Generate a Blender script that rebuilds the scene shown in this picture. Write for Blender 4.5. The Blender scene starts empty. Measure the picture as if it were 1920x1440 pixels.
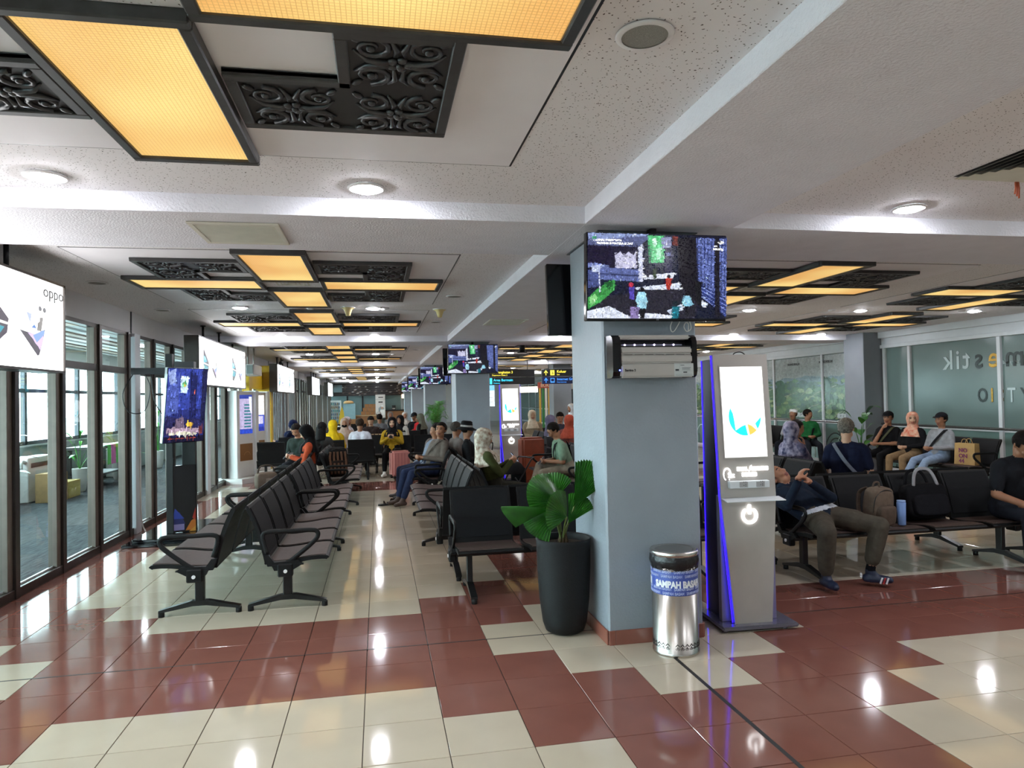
import bpy, bmesh, math, random
import numpy as np
from mathutils import Vector, Matrix, Euler
from math import sin, cos, pi, radians as R
S=bpy.context.scene; COL=S.collection
# ---------------------------------------------------------------- camera, world, exposure
F_PX=1297.08; YAW,PITCH,ROLL=0.19111,0.020292,-0.019988
def setup_camera():
    cy,sy,cp,sp,cr,sr=cos(YAW),sin(YAW),cos(PITCH),sin(PITCH),cos(ROLL),sin(ROLL)
    f=Vector((sy*cp,cy*cp,sp)); r=Vector((cy,-sy,0)); u=r.cross(f)
    r2=r*cr+u*sr; u2=u*cr-r*sr
    cd=bpy.data.cameras.new('camera'); cd.sensor_width=36; cd.sensor_fit='HORIZONTAL'; cd.lens=F_PX/1920*36
    cd.clip_start=.05; cd.clip_end=400
    c=bpy.data.objects.new('camera',cd); COL.objects.link(c)
    m=Matrix((r2,u2,-f)).transposed().to_4x4(); m.translation=Vector((.0984,-3.2292,1.6498)); c.matrix_world=m
    S.camera=c
setup_camera()
w=bpy.data.worlds.new('sky'); S.world=w; w.use_nodes=True
bg=w.node_tree.nodes['Background']; bg.inputs[0].default_value=(.80,.90,1,1); bg.inputs[1].default_value=17
S.view_settings.view_transform='Standard'; S.view_settings.look='None'; S.view_settings.gamma=1
S.view_settings.use_curve_mapping=False; S.view_settings.exposure=1.1
S.cycles.use_denoising=True
S.cycles.max_bounces=8; S.cycles.diffuse_bounces=4; S.cycles.glossy_bounces=3; S.cycles.transparent_max_bounces=10; S.cycles.transmission_bounces=4
S.cycles.caustics_reflective=False; S.cycles.caustics_refractive=False; S.cycles.sample_clamp_indirect=4
DOWN=125.0; AMBER=.4   # lamp strengths
# ---------------------------------------------------------------- helpers
def C(h):
    h=h.lstrip('#'); v=[int(h[i:i+2],16)/255 for i in (0,2,4)]
    return tuple((x/12.92 if x<=.04045 else ((x+.055)/1.055)**2.4) for x in v)+(1,)
MATS={}
def mat(name,col,rough=.5,metal=0,var=.06,scale=8,bump=0,bscale=60,spec=.5,emit=0,coat=0,col2=None,stretch=None,detail=3):
    """procedural material: base colour broken up with noise, optional bump"""
    if name in MATS: return MATS[name]
    m=bpy.data.materials.new(name); m.use_nodes=True; nt=m.node_tree; n=nt.nodes; l=nt.links
    b=n['Principled BSDF']; c=C(col) if isinstance(col,str) else tuple(col)+(1,)
    b.inputs['Roughness'].default_value=rough; b.inputs['Metallic'].default_value=metal
    b.inputs['Specular IOR Level'].default_value=spec; b.inputs['Coat Weight'].default_value=coat
    tc=n.new('ShaderNodeTexCoord'); vec=tc.outputs['Object']
    if stretch:
        mp=n.new('ShaderNodeMapping'); mp.inputs['Scale'].default_value=stretch; l.new(vec,mp.inputs[0]); vec=mp.outputs[0]
    no=n.new('ShaderNodeTexNoise'); no.inputs['Scale'].default_value=scale; no.inputs['Detail'].default_value=detail; l.new(vec,no.inputs['Vector'])
    rp=n.new('ShaderNodeValToRGB'); rp.color_ramp.elements[0].position=.3; rp.color_ramp.elements[1].position=.7
    c2=(C(col2) if col2 else tuple(min(1,x*(1+var)) for x in c[:3])+(1,)); c1=c if col2 else tuple(x*(1-var) for x in c[:3])+(1,)
    rp.color_ramp.elements[0].color=c1; rp.color_ramp.elements[1].color=c2
    l.new(no.outputs[0],rp.inputs[0]); l.new(rp.outputs[0],b.inputs['Base Color'])
    if bump:
        n2=n.new('ShaderNodeTexNoise'); n2.inputs['Scale'].default_value=bscale; n2.inputs['Detail'].default_value=2; l.new(vec,n2.inputs['Vector'])
        bp=n.new('ShaderNodeBump'); bp.inputs['Strength'].default_value=bump; bp.inputs['Distance'].default_value=.01
        l.new(n2.outputs[0],bp.inputs['Height']); l.new(bp.outputs[0],b.inputs['Normal'])
    if emit:
        l.new(rp.outputs[0],b.inputs['Emission Color']); b.inputs['Emission Strength'].default_value=emit
    MATS[name]=m; return m
def emis(name,col,s):
    if name in MATS: return MATS[name]
    m=bpy.data.materials.new(name); m.use_nodes=True; b=m.node_tree.nodes['Principled BSDF']
    c=C(col); b.inputs['Base Color'].default_value=(.02,.02,.02,1); b.inputs['Emission Color'].default_value=c; b.inputs['Emission Strength'].default_value=s; b.inputs['Roughness'].default_value=.25
    MATS[name]=m; return m
def attrmat(name,emit=0,rough=.4,noise=0,nsc=22):
    """colour comes from the mesh colour attribute (printed or screen pictures)"""
    if name in MATS: return MATS[name]
    m=bpy.data.materials.new(name); m.use_nodes=True; n=m.node_tree.nodes; l=m.node_tree.links; b=n['Principled BSDF']
    a=n.new('ShaderNodeAttribute'); a.attribute_name='Col'; b.inputs['Roughness'].default_value=rough
    out=a.outputs[0]
    if noise:
        tc=n.new('ShaderNodeTexCoord'); no=n.new('ShaderNodeTexNoise'); no.inputs['Scale'].default_value=nsc; no.inputs['Detail'].default_value=8; no.inputs['Roughness'].default_value=.75; l.new(tc.outputs['Object'],no.inputs[0])
        mr=n.new('ShaderNodeMapRange'); mr.inputs[1].default_value=.3; mr.inputs[2].default_value=.7; mr.inputs[3].default_value=1-noise; mr.inputs[4].default_value=1+noise*.7; l.new(no.outputs[0],mr.inputs[0])
        vm=n.new('ShaderNodeVectorMath'); vm.operation='SCALE'; l.new(out,vm.inputs[0]); l.new(mr.outputs[0],vm.inputs['Scale']); out=vm.outputs[0]
    if emit: l.new(out,b.inputs['Emission Color']); b.inputs['Emission Strength'].default_value=emit; b.inputs['Base Color'].default_value=(.01,.01,.01,1)
    else: l.new(out,b.inputs['Base Color'])
    MATS[name]=m; return m
def glass(name,tint,refl=.9,tr=.92,rough=0.0):
    if name in MATS: return MATS[name]
    m=bpy.data.materials.new(name); m.use_nodes=True; n=m.node_tree.nodes; l=m.node_tree.links
    n.remove(n['Principled BSDF']); o=n['Material Output']
    t=n.new('ShaderNodeBsdfTransparent'); c=C(tint); t.inputs[0].default_value=tuple(x*tr for x in c[:3])+(1,)
    g=n.new('ShaderNodeBsdfGlossy'); g.inputs['Roughness'].default_value=rough; g.inputs[0].default_value=(refl,refl,refl,1)
    f=n.new('ShaderNodeLayerWeight'); f.inputs[0].default_value=.5
    p=n.new('ShaderNodeMath'); p.operation='POWER'; p.inputs[1].default_value=5; l.new(f.outputs['Facing'],p.inputs[0])
    q=n.new('ShaderNodeMath'); q.operation='MULTIPLY_ADD'; q.inputs[1].default_value=.85; q.inputs[2].default_value=.06; l.new(p.outputs[0],q.inputs[0])
    x=n.new('ShaderNodeMixShader'); l.new(q.outputs[0],x.inputs[0]); l.new(t.outputs[0],x.inputs[1]); l.new(g.outputs[0],x.inputs[2]); l.new(x.outputs[0],o.inputs[0])
    MATS[name]=m; return m
class B:
    """collects shapes into one bmesh"""
    def __init__(s): s.b=bmesh.new()
    def _m(s,fs,m,sm=False):
        for f in fs:
            f.material_index=m
            if sm: f.smooth=True
    def box(s,c,d,m=0,rot=None,bev=0,seg=1):
        M=Matrix.Translation(c)@(Euler(rot).to_matrix().to_4x4() if rot else Matrix())@Matrix.Diagonal((d[0],d[1],d[2],1))
        vs=bmesh.ops.create_cube(s.b,size=1,matrix=M)['verts']
        fs={f for v in vs for f in v.link_faces}
        if bev:
            es=list({e for v in vs for e in v.link_edges})
            r=bmesh.ops.bevel(s.b,geom=es,offset=bev,segments=seg,affect='EDGES',clamp_overlap=True)
            fs=set(r['faces'])|{f for v in r['verts'] for f in v.link_faces}
        s._m(fs,m); return s
    def bx(s,x0,x1,y0,y1,z0,z1,m=0,bev=0,seg=1): return s.box(((x0+x1)/2,(y0+y1)/2,(z0+z1)/2),(abs(x1-x0),abs(y1-y0),abs(z1-z0)),m,None,bev,seg)
    def cyl(s,p0,p1,r,m=0,seg=16,r2=None,cap=True,sm=True):
        p0,p1=Vector(p0),Vector(p1); d=p1-p0
        M=Matrix.Translation((p0+p1)/2)@d.to_track_quat('Z','Y').to_matrix().to_4x4()
        vs=bmesh.ops.create_cone(s.b,cap_ends=cap,segments=seg,radius1=r,radius2=r if r2 is None else r2,depth=d.length,matrix=M)['verts']
        fs={f for v in vs for f in v.link_faces}
        for f in fs: f.material_index=m; f.smooth=sm and len(f.verts)==4
        return s
    def sph(s,c,r,m=0,u=16,v=10,rot=None):
        if not hasattr(r,'__len__'): r=(r,r,r)
        M=Matrix.Translation(c)@(Euler(rot).to_matrix().to_4x4() if rot else Matrix())@Matrix.Diagonal((*r,1))
        vs=bmesh.ops.create_uvsphere(s.b,u_segments=u,v_segments=v,radius=1,matrix=M)['verts']
        s._m({f for q in vs for f in q.link_faces},m,True); return s
    def tube(s,pts,r,m=0,seg=8,closed=False,flat=None,ref=(0,0,1)):
        """sweep a round (or flat = (w,h)) section along points; r may be a list"""
        P=[Vector(p) for p in pts]; n=len(P); rs=r if hasattr(r,'__len__') else [r]*n; rings=[]
        up=None
        for i,p in enumerate(P):
            a=P[(i-1)%n] if (closed or i>0) else p; c=P[(i+1)%n] if (closed or i<n-1) else p
            t=(c-a).normalized()
            if up is None:
                rf=Vector(ref)
                if abs(t.dot(rf))>.97: rf=Vector((1,0,0)) if abs(t.x)<.9 else Vector((0,1,0))
                up=(rf-t*t.dot(rf)).normalized()
            else:
                up=up-t*t.dot(up); up=up.normalized() if up.length>1e-6 else Vector((0,0,1))
            sd=t.cross(up)
            if flat: ring=[s.b.verts.new(p+sd*(x*flat[0]/2)+up*(y*flat[1]/2)) for x,y in ((1,.6),(.6,1),(-.6,1),(-1,.6),(-1,-.6),(-.6,-1),(.6,-1),(1,-.6))]
            else: ring=[s.b.verts.new(p+(sd*cos(2*pi*k/seg)+up*sin(2*pi*k/seg))*rs[i]) for k in range(seg)]
            rings.append(ring)
        sg=len(rings[0]); fs=[]
        for i in range(n if closed else n-1):
            A,D=rings[i],rings[(i+1)%n]
            for k in range(sg):
                try: fs.append(s.b.faces.new((A[k],A[(k+1)%sg],D[(k+1)%sg],D[k])))
                except ValueError: pass
        s._m(fs,m,True)
        if not closed:
            s._m([s.b.faces.new(rings[0][::-1]),s.b.faces.new(rings[-1])],m)
        return s
    def lathe(s,prof,m=0,seg=24,c=(0,0,0),cap0=True,cap1=True):
        rings=[[s.b.verts.new((c[0]+r*cos(2*pi*k/seg),c[1]+r*sin(2*pi*k/seg),c[2]+z)) for k in range(seg)] for r,z in prof]; fs=[]
        for A,D in zip(rings,rings[1:]):
            for k in range(seg): fs.append(s.b.faces.new((A[k],A[(k+1)%seg],D[(k+1)%seg],D[k])))
        s._m(fs,m,True)
        if cap0: s._m([s.b.faces.new(rings[0][::-1])],m)
        if cap1: s._m([s.b.faces.new(rings[-1])],m)
        return s
    def prism(s,poly,a0,a1,ax='z',m=0,sm=False):
        """2-D outline extruded: ax z -> (x,y), ax y -> (x,z), ax x -> (y,z)"""
        f={'z':lambda p,a:(p[0],p[1],a),'y':lambda p,a:(p[0],a,p[1]),'x':lambda p,a:(a,p[0],p[1])}[ax]
        A=[s.b.verts.new(f(p,a0)) for p in poly]; D=[s.b.verts.new(f(p,a1)) for p in poly]; n=len(A); fs=[]
        q=[s.b.faces.new((A[k],A[(k+1)%n],D[(k+1)%n],D[k])) for k in range(n)]; s._m(q,m,sm)
        q2=[s.b.faces.new(A[::-1]),s.b.faces.new(D)]; s._m(q2,m)
        return s
    def quad(s,p,m=0): s._m([s.b.faces.new([s.b.verts.new(q) for q in p])],m); return s
    def grid(s,fn,nu,nv,m=0,closeu=False):
        V=[[s.b.verts.new(fn(i/nu,j/nv)) for j in range(nv+1)] for i in range(nu+(0 if closeu else 1))]; fs=[]
        for i in range(nu):
            for j in range(nv):
                a,b2=V[i],V[(i+1)%len(V)]
                fs.append(s.b.faces.new((a[j],b2[j],b2[j+1],a[j+1])))
        s._m(fs,m,True); return s
    def mesh(s,name,mats,fixn=True):
        if fixn: bmesh.ops.recalc_face_normals(s.b,faces=s.b.faces[:])
        me=bpy.data.meshes.new(name); s.b.to_mesh(me); s.b.free()
        for q in (mats if isinstance(mats,(list,tuple)) else [mats]): me.materials.append(q)
        return me
def ob(name,data,mats=None,par=None,loc=None,rot=None,scl=None,kind=None,label=None):
    me=data.mesh(name,mats) if isinstance(data,B) else data
    o=bpy.data.objects.new(name,me); COL.objects.link(o)
    if par: o.parent=par
    if loc is not None: o.location=loc
    if rot is not None: o.rotation_euler=rot
    if scl is not None: o.scale=scl
    if kind: o['kind']=kind
    if label: o['label']=label
    return o
def tag(o,label,cat,group=None):
    o['label']=label; o['category']=cat
    if group: o['group']=group
    return o
def thing(name,label,cat,loc=(0,0,0),rz=0,group=None,rot=None):
    o=bpy.data.objects.new(name,None); COL.objects.link(o); o.location=loc; o.rotation_euler=rot or (0,0,rz); o.empty_display_size=.1
    return tag(o,label,cat,group)
KIDS={}
def kids(o): return [q for q in bpy.data.objects if q.parent==o]
def cp(root,loc,rz=None,label=None,kidcache=None):
    """copy a thing with its parts and sub-parts (mesh data shared)"""
    r=root.copy(); COL.objects.link(r); r.location=loc
    if rz is not None: r.rotation_euler=(0,0,rz)
    if label: r['label']=label
    tree=kidcache if kidcache is not None else [(k,kids(k)) for k in kids(root)]
    for k,g in tree:
        c=k.copy(); COL.objects.link(c); c.parent=r
        for q in g:
            d=q.copy(); COL.objects.link(d); d.parent=c
    return r
def tree(root): return [(k,kids(k)) for k in kids(root)]
def setcol(me,cols):
    a=me.color_attributes.new('Col','FLOAT_COLOR','CORNER'); buf=np.empty((len(me.loops),4),np.float32)
    for p in me.polygons: buf[p.loop_start:p.loop_start+p.loop_total]=cols[p.index]
    a.data.foreach_set('color',buf.ravel())
def pic(name,par,polys,w,h,m,loc=(0,0,0),rot=(0,0,0),step=.0003,mirror=False,dab=None):
    """flat picture in the local XZ plane facing -Y, polys = [(colour,[(u,v)..])], u,v in 0..1 from lower left, each layer a hair in front"""
    vs=[];fs=[];cols=[]; nb=len(polys)
    if dab: polys=polys+dab
    for i,(c,pl) in enumerate(polys):
        k=len(vs); yy=i*step if i<nb else nb*step+(i-nb)*2e-6
        for u,v in pl: vs.append((((1-u) if mirror else u)*w-w/2,-yy,v*h-h/2))
        fs.append(list(range(k,k+len(pl)))[::-1 if mirror else 1]); cols.append(C(c) if isinstance(c,str) else tuple(c)+(1,))
    me=bpy.data.meshes.new(name); me.from_pydata(vs,[],fs); me.materials.append(m); setcol(me,cols)
    return ob(name,me,None,par,loc,rot)
def dabs(polys,n,size,seed=1,var=.8,keep=None):
    """break a flat picture up into many small strokes of its own colours, for a photographic grain"""
    rd=random.Random(seed); P=[(C(c) if isinstance(c,str) else c,p,min(q[0] for q in p),max(q[0] for q in p),min(q[1] for q in p),max(q[1] for q in p)) for c,p in polys]
    def top(u,v):
        for c,p,a,b,d,e in reversed(P):
            if a<=u<=b and d<=v<=e:
                ins=False; j=len(p)-1
                for i in range(len(p)):
                    if (p[i][1]>v)!=(p[j][1]>v) and u<(p[j][0]-p[i][0])*(v-p[i][1])/(p[j][1]-p[i][1]+1e-12)+p[i][0]: ins=not ins
                    j=i
                if ins: return c
        return None
    out=[]
    for k in range(n):
        u,v=rd.random(),rd.random(); c=top(u,v)
        if not c: continue
        f=math.exp(rd.gauss(-.1,var)); s=size*(.4+1.2*rd.random()); a=rd.choice((0,0,pi/2,pi/2,rd.random()*pi)); w,h=s,s*(.15+.3*rd.random())
        ca,sa=cos(a),sin(a); q=[(u+(x*ca-y*sa),v+(x*sa+y*ca)*1.6) for x,y in ((-w,-h),(w,-h),(w*.8,h),(-w*.9,h*.8))]
        q=[(min(max(x,0),1),min(max(y,0),1)) for x,y in q]; out.append((tuple(min(1,x*f) for x in c[:3]),q))
    return out
def rc(u0,v0,u1,v1): return [(u0,v0),(u1,v0),(u1,v1),(u0,v1)]
def circ(u,v,ru,rv,n=20,a0=0,a1=2*pi): return [(u+ru*cos(a0+(a1-a0)*k/(n if a1-a0<6.28 else n)),v+rv*sin(a0+(a1-a0)*k/n)) for k in range(n+(1 if a1-a0<6.28 else 0))]
def txt(s,size,m,par,loc,rot=(pi/2,0,0),name='lettering',mirror=False,ext=.002,align='LEFT',sx=1,bold=0,shear=0):
    cu=bpy.data.curves.new('t','FONT'); cu.body=s; cu.size=size; cu.extrude=ext; cu.align_x=align; cu.offset=bold; cu.shear=shear; cu.resolution_u=3
    o=bpy.data.objects.new('t',cu); COL.objects.link(o); dg=bpy.context.evaluated_depsgraph_get()
    me=bpy.data.meshes.new_from_object(o.evaluated_get(dg)); bpy.data.objects.remove(o); me.materials.clear(); me.materials.append(m)
    if mirror or sx!=1:
        me.transform(Matrix.Diagonal((-sx if mirror else sx,1,1,1)))
        if mirror: me.flip_normals()
    return ob(name,me,None,par,loc,rot)
# ---------------------------------------------------------------- setting: materials
random.seed(7); np.random.seed(7)
XL,XR,Y0,Y1,ZC,ZB=-3.04,10.5,-8.0,47.0,2.87,2.76
M_cream=mat('cream_tile','#bfb3a0',.07,0,.04,3,spec=.6); M_red=mat('red_tile','#7e5147',.08,0,.06,4,spec=.55); M_grout=mat('grout','#3a2f29',.8)
M_tile2=mat('skirting_tile','#8a5346',.3,0,.1,5)
M_beam=mat('stippled_paint','#eaeaf1',.7,0,.03,6,bump=.55,bscale=75)
M_white=mat('white_paint','#ecebec',.6,0,.02,5); M_board=mat('ceiling_board','#f3f1f5',.65,0,.02,4)
M_col=mat('pillar_paint','#8d959d',.42,0,.05,4,bump=.25,bscale=55); M_dark=mat('dark_metal','#1a1b1d',.35,.3,.1,20)
M_bronze=mat('bronze_frame','#4a4542',.35,.75,.1,10); M_bronze2=mat('pale_bronze','#6f655d',.45,.4,.08,10); M_black=mat('black_plastic','#121315',.4,0,.1,20)
M_wood=mat('dark_wood_frame','#3a3a3a',.42,0,.2,20); M_carve=mat('carved_wood','#343639',.3,0,.3,30,spec=.6)
def speckle():
    m=mat('acoustic_tile','#dcd7d0',.85,0,.01,3); n=m.node_tree.nodes; l=m.node_tree.links; b=n['Principled BSDF']
    tc=n.new('ShaderNodeTexCoord'); v=n.new('ShaderNodeTexVoronoi'); v.inputs['Scale'].default_value=62
    nd=n.new('ShaderNodeTexNoise'); nd.inputs['Scale'].default_value=45; nd.inputs['Detail'].default_value=1
    l.new(tc.outputs['Object'],nd.inputs[0])
    ad=n.new('ShaderNodeVectorMath'); ad.operation='MULTIPLY_ADD'; ad.inputs[1].default_value=(.022,.022,.022); l.new(nd.outputs['Color'],ad.inputs[0]); l.new(tc.outputs['Object'],ad.inputs[2])
    l.new(ad.outputs[0],v.inputs['Vector'])
    r=n.new('ShaderNodeValToRGB'); r.color_ramp.elements[0].position=.15; r.color_ramp.elements[0].color=C('#4d4741'); r.color_ramp.elements[1].position=.21; r.color_ramp.elements[1].color=C('#f0eef0')
    l.new(v.outputs['Distance'],r.inputs[0]); l.new(r.outputs[0],b.inputs['Base Color']); return m
M_speck=speckle()
M_pane=glass('clear_glass','#e6f3f0',.9,.96)
# ---------------------------------------------------------------- floor with single tiles
def edges():
    xs=[XL]+[.4*k for k in range(-7,5)]+[1.9]
    x=2.216
    while x<XR-.05: xs.append(round(x,3)); x+=.4
    xs.append(XR)
    ys=[]; k=-2
    for k in range(-1,6):
        b=1.5+9*k; ys.append((b,4)); 
        for n in range(22): ys.append((b+.3+.4*n,5+n))
    ys=[(y,r) for y,r in ys if -7.6<=y<=Y1]
    return xs,ys
def red(c,r):
    if r>14: r-=23
    w={-1:0,0:1,1:2,6:2,7:1}.get(r,0)           # how far the red ring spreads
    band=2<=r<=5
    lo,hi=3-w,6+w
    cream={1:(4,5),2:(3,6),3:(2,7),4:(2,7),5:(3,6),6:(4,5)}.get(r)
    if cream and cream[0]<=c<=cream[1]: return False
    lc={1:-8,2:-7,3:-6,4:-6,5:-7,6:-8}.get(r)
    if lc is not None and c<=lc: return False
    if band: return True
    if lo<=c<=hi: return True
    return c<=-7+w or c>=25-w
def camproj(x,y,z):
    v=S.camera.matrix_world.inverted()@Vector((x,y,z))
    return (v.x/-v.z*F_PX+960, 720-v.y/-v.z*F_PX) if v.z<-.05 else None
S.view_layers[0].update()
def build_floor():
    g=B(); g.bx(XL-.1,XR+.1,Y0,Y1,-.2,-.006); fl=ob('floor',g,M_grout,kind='structure')
    xs,ys=edges(); T=[]
    for a,(y0,r) in enumerate(ys[:-1]):
        y1=ys[a+1][0]
        if y1>Y1: break
        for c in range(len(xs)-1):
            x0,x1=xs[c],xs[c+1]; ci=c-8
            q=[camproj(x,y,0) for x,y in ((x0,y0),(x1,y0),(x1,y1),(x0,y1))]
            ar=0
            if all(q):
                cx=sum(p[0] for p in q)/4; cyy=sum(p[1] for p in q)/4
                if -60<cx<1980 and cyy<1500: ar=abs(sum(q[k][0]*q[(k+1)%4][1]-q[(k+1)%4][0]*q[k][1] for k in range(4)))/2
            T.append((ar,x0,x1,y0,y1,red(ci,r)))
    T.sort(key=lambda t:-t[0]); shared={}
    def tb(g,x0,x1,y0,y1,m):
        e=.0022; b=.0015
        v=[g.b.verts.new(p) for p in ((x0+e,y0+e,-.006),(x1-e,y0+e,-.006),(x1-e,y1-e,-.006),(x0+e,y1-e,-.006),(x0+e,y0+e,-b),(x1-e,y0+e,-b),(x1-e,y1-e,-b),(x0+e,y1-e,-b),(x0+e+b,y0+e+b,0),(x1-e-b,y0+e+b,0),(x1-e-b,y1-e-b,0),(x0+e+b,y1-e-b,0))]
        for i in range(2):
            for k in range(4): f=g.b.faces.new((v[4*i+k],v[4*i+(k+1)%4],v[4*i+4+(k+1)%4],v[4*i+4+k])); f.material_index=m
        f=g.b.faces.new(v[8:12]); f.material_index=m
    for ar,x0,x1,y0,y1,rd in T[:296]:
        w,d=round(x1-x0,3),round(y1-y0,3); key=(w,d,rd)
        if key not in shared:
            g=B(); tb(g,-w/2,w/2,-d/2,d/2,0); shared[key]=g.mesh('tile',M_red if rd else M_cream)
        ob('tile',shared[key],None,fl,((x0+x1)/2,(y0+y1)/2,random.uniform(0,.0006)))
    g=B()
    for ar,x0,x1,y0,y1,rd in T[296:]: tb(g,x0,x1,y0,y1,int(rd))
    o=ob('tile',g,[M_cream,M_red],fl); o['kind']='stuff'
    # flush black expansion joints
    g=B()
    for k in range(-1,6): g.bx(XL,XR,1.5+9*k-.006,1.5+9*k+.006,-.005,.0008)
    g.bx(1.888,1.912,Y0,Y1,-.005,.0008); ob('joint_strip',g,mat('joint_rubber','#1c1a19',.6),fl)
build_floor()
# ---------------------------------------------------------------- ceiling, beams, pillars, shell walls
g=B(); g.bx(XL-.2,XR+.2,Y0,Y1,ZC,ZC+.2); ceil=ob('ceiling',g,M_speck,kind='structure')
BX0,BX1=1.42,2.45
g=B(); g.bx(BX0,BX1,Y0,Y1,ZB,ZC+.02,bev=.004); ob('beam',g,M_beam,kind='structure')
for k in range(-1,5):
    for x0,x1 in ((XL,BX0),(BX1,XR)):
        g=B(); g.bx(x0,x1,1.02+9*k,2.0+9*k,ZB+.0005,ZC+.02); ob('beam',g,M_beam,kind='structure')
M_ledge=mat('pillar_ledge','#5b6168',.6)
def pillar(k):
    x0,x1,y0,y1=1.572,2.245,1.185+9*k,1.93+9*k
    g=B(); c=.012
    g.prism([(x0+c,y0),(x1-c,y0),(x1,y0+c),(x1,y1-c),(x1-c,y1),(x0+c,y1),(x0,y1-c),(x0,y0+c)],0,ZB,'z'); p=ob('pillar',g,M_col,kind='structure')
    if k<2:
        L=[]; n=2
        for a in range(n):
            xa,xb=x0+(x1-x0)*a/n,x0+(x1-x0)*(a+1)/n; ya,yb=y0+(y1-y0)*a/n,y0+(y1-y0)*(a+1)/n
            if k==0: xa,xb=[(x0,x0+.045),(x0+.045,x1)][a]
            for q in ((xa+.001,xb-.001,y0-.012,y0),(xa+.001,xb-.001,y1,y1+.012),(x0-.012,x0,ya+.001,yb-.001),(x1,x1+.012,ya+.001,yb-.001)):
                g=B(); g.bx(*q,.0006,.095,bev=.002); ob('tile',g,M_tile2,p)
    else:
        g=B(); g.bx(x0-.01,x1+.01,y0-.01,y1+.01,0,.095); ob('skirting',g,M_tile2,p)
    g=B(); g.prism([(x0-.02,y0-.02),(x1+.02,y0-.02),(x1+.02,y1+.02),(x0-.02,y1+.02)],ZB-.008,ZB-.001,'z'); ob('collar',g,M_ledge,p)
for k in range(0,5): pillar(k)
g=B(); g.bx(XL-.1,XR+.1,Y0-.15,Y0,-.1,3); ob('wall_front',g,M_white,kind='structure')
g=B(); g.bx(XL-.1,XR+.1,Y1,Y1+.15,-.1,3); ob('wall_back',g,M_white,kind='structure')
# right column built against the wall
g=B(); g.bx(10.02,XR+.05,9.5,10.12,0,ZC,bev=.008); ob('pillar',g,mat('grey_pillar','#7d8187',.5,0,.04,4),kind='structure')
# ---------------------------------------------------------------- left glazing towards the corridor
g=B(); g.bx(XL-.12,XL,Y0,Y1,2.575,ZC+.01); wl=ob('wall_left',g,mat('grey_wall_paint','#cfcccc',.6,0,.03,3),kind='structure')
for k in range(-1,12):
    y=6.52+3.8*k; g=B(); g.bx(XL-.01,XL+.012,y-.035,y-.01,2.575,ZC-.002); ob('joint_strip',g,M_dark,wl)
POST=[6.52+3.8*k for k in range(-4,11)]
M_post=mat('white_post','#cfd3d8',.45,0,.03,4); M_silv=mat('pane_edge','#cfd3d6',.3,.4)
SH={}
def shm(key,fn,mats):
    if key not in SH: SH[key]=fn().mesh(key[0],mats)
    return SH[key]
for n,P in enumerate(POST[:-1]):
    wn=bpy.data.objects.new('window_%d'%(n+1),None); COL.objects.link(wn); wn['kind']='structure'; wn.location=(XL,P,0)
    far=P>24
    def frame():
        g=B(); g.bx(-.06,.045,.1,3.7,0,.085,bev=.004); g.bx(-.05,.035,.1,3.7,2.05,2.125,0); g.bx(-.05,.035,.1,3.7,2.535,2.58,0); return g
    ob('frame',shm(('frame',),frame,M_bronze),None,wn)
    def post():
        g=B(); g.bx(-.08,.075,-.1,.1,0,2.58,bev=.006); return g
    ob('post',shm(('post',),post,M_post),None,wn)
    def mull():
        g=B(); g.bx(-.05,.03,-.085,.0,.0,2.58,0,.003); g.bx(-.055,.055,.0,.075,.0,2.58,1,.003); return g
    ml=[.74,1.66,2.6,3.53]
    for q in ml: ob('mullion',shm(('mullion',),mull,[M_bronze2,M_bronze]),None,wn,(0,q,0))
    ee=[.1]+ml+[3.7]
    for a in range(5):
        y0,y1=ee[a]+(.078 if a else 0),ee[a+1]-(.088 if a<4 else 0)
        if y1-y0<.05: continue
        w=round(y1-y0,3)
        for z0,z1 in ((.085,2.05),(2.125,2.535)):
            def pane(w=w,z0=z0,z1=z1):
                g=B(); g.quad([(0,-w/2,z0),(0,w/2,z0),(0,w/2,z1),(0,-w/2,z1)]); return g
            p=ob('pane',shm(('pane',w,z0),pane,M_pane),None,wn,(-.01,(y0+y1)/2,0))
            if z0<1 and not far:
                def bead(w=w):
                    g=B(); g.bx(-.004,.006,-w/2,w/2,.085,.1); return g
                ob('bead',shm(('bead',w),bead,M_silv),None,p)
# ---------------------------------------------------------------- corridor beyond the glazing
XO=-6.3
g=B(); g.bx(XO-.2,XL-.12,Y0,Y1,-.2,-.001); ob('floor',g,mat('grey_plank_carpet','#2c3034',.9,0,.35,4,col2='#565a5c',stretch=(9,1,1),spec=.1),kind='structure')
g=B(); g.bx(XO-.2,XL-.12,Y0,Y1,2.9,3.05); cc=ob('ceiling',g,mat('corridor_ceiling','#a9a6a0',.6),kind='structure')
M_slat=mat('brown_slat','#7d6350',.5,0,.15,6,stretch=(6,1,6))
for k in range(11):
    g=B(); g.bx(XO+.1+.29*k,XO+.25+.29*k,Y0,Y1,2.86,2.899); ob('slat',g,M_slat if k%3==1 else M_white,cc)
g=B(); g.bx(XO-.2,XO,Y0,Y1,-.1,.93); wo=ob('wall_outer',g,mat('sill_wall','#8f9a97',.6,0,.05,3),kind='structure')
g=B(); g.bx(XO-.22,XO+.05,Y0,Y1,.93,.96); ob('sill',g,mat('sill_grey','#b9bfbe',.5),wo)
g=B(); g.bx(XO-.2,XO,Y0,Y1,2.62,3.0); ob('header',g,M_white,wo)
wo2=bpy.data.objects.new('window_15',None); COL.objects.link(wo2); wo2['kind']='structure'
M_steel=mat('dark_blue_frame','#2e3439',.4,.3)
def om():
    g=B(); g.bx(-.06,.02,-.045,.045,.96,2.62,0,.004); return g
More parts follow.
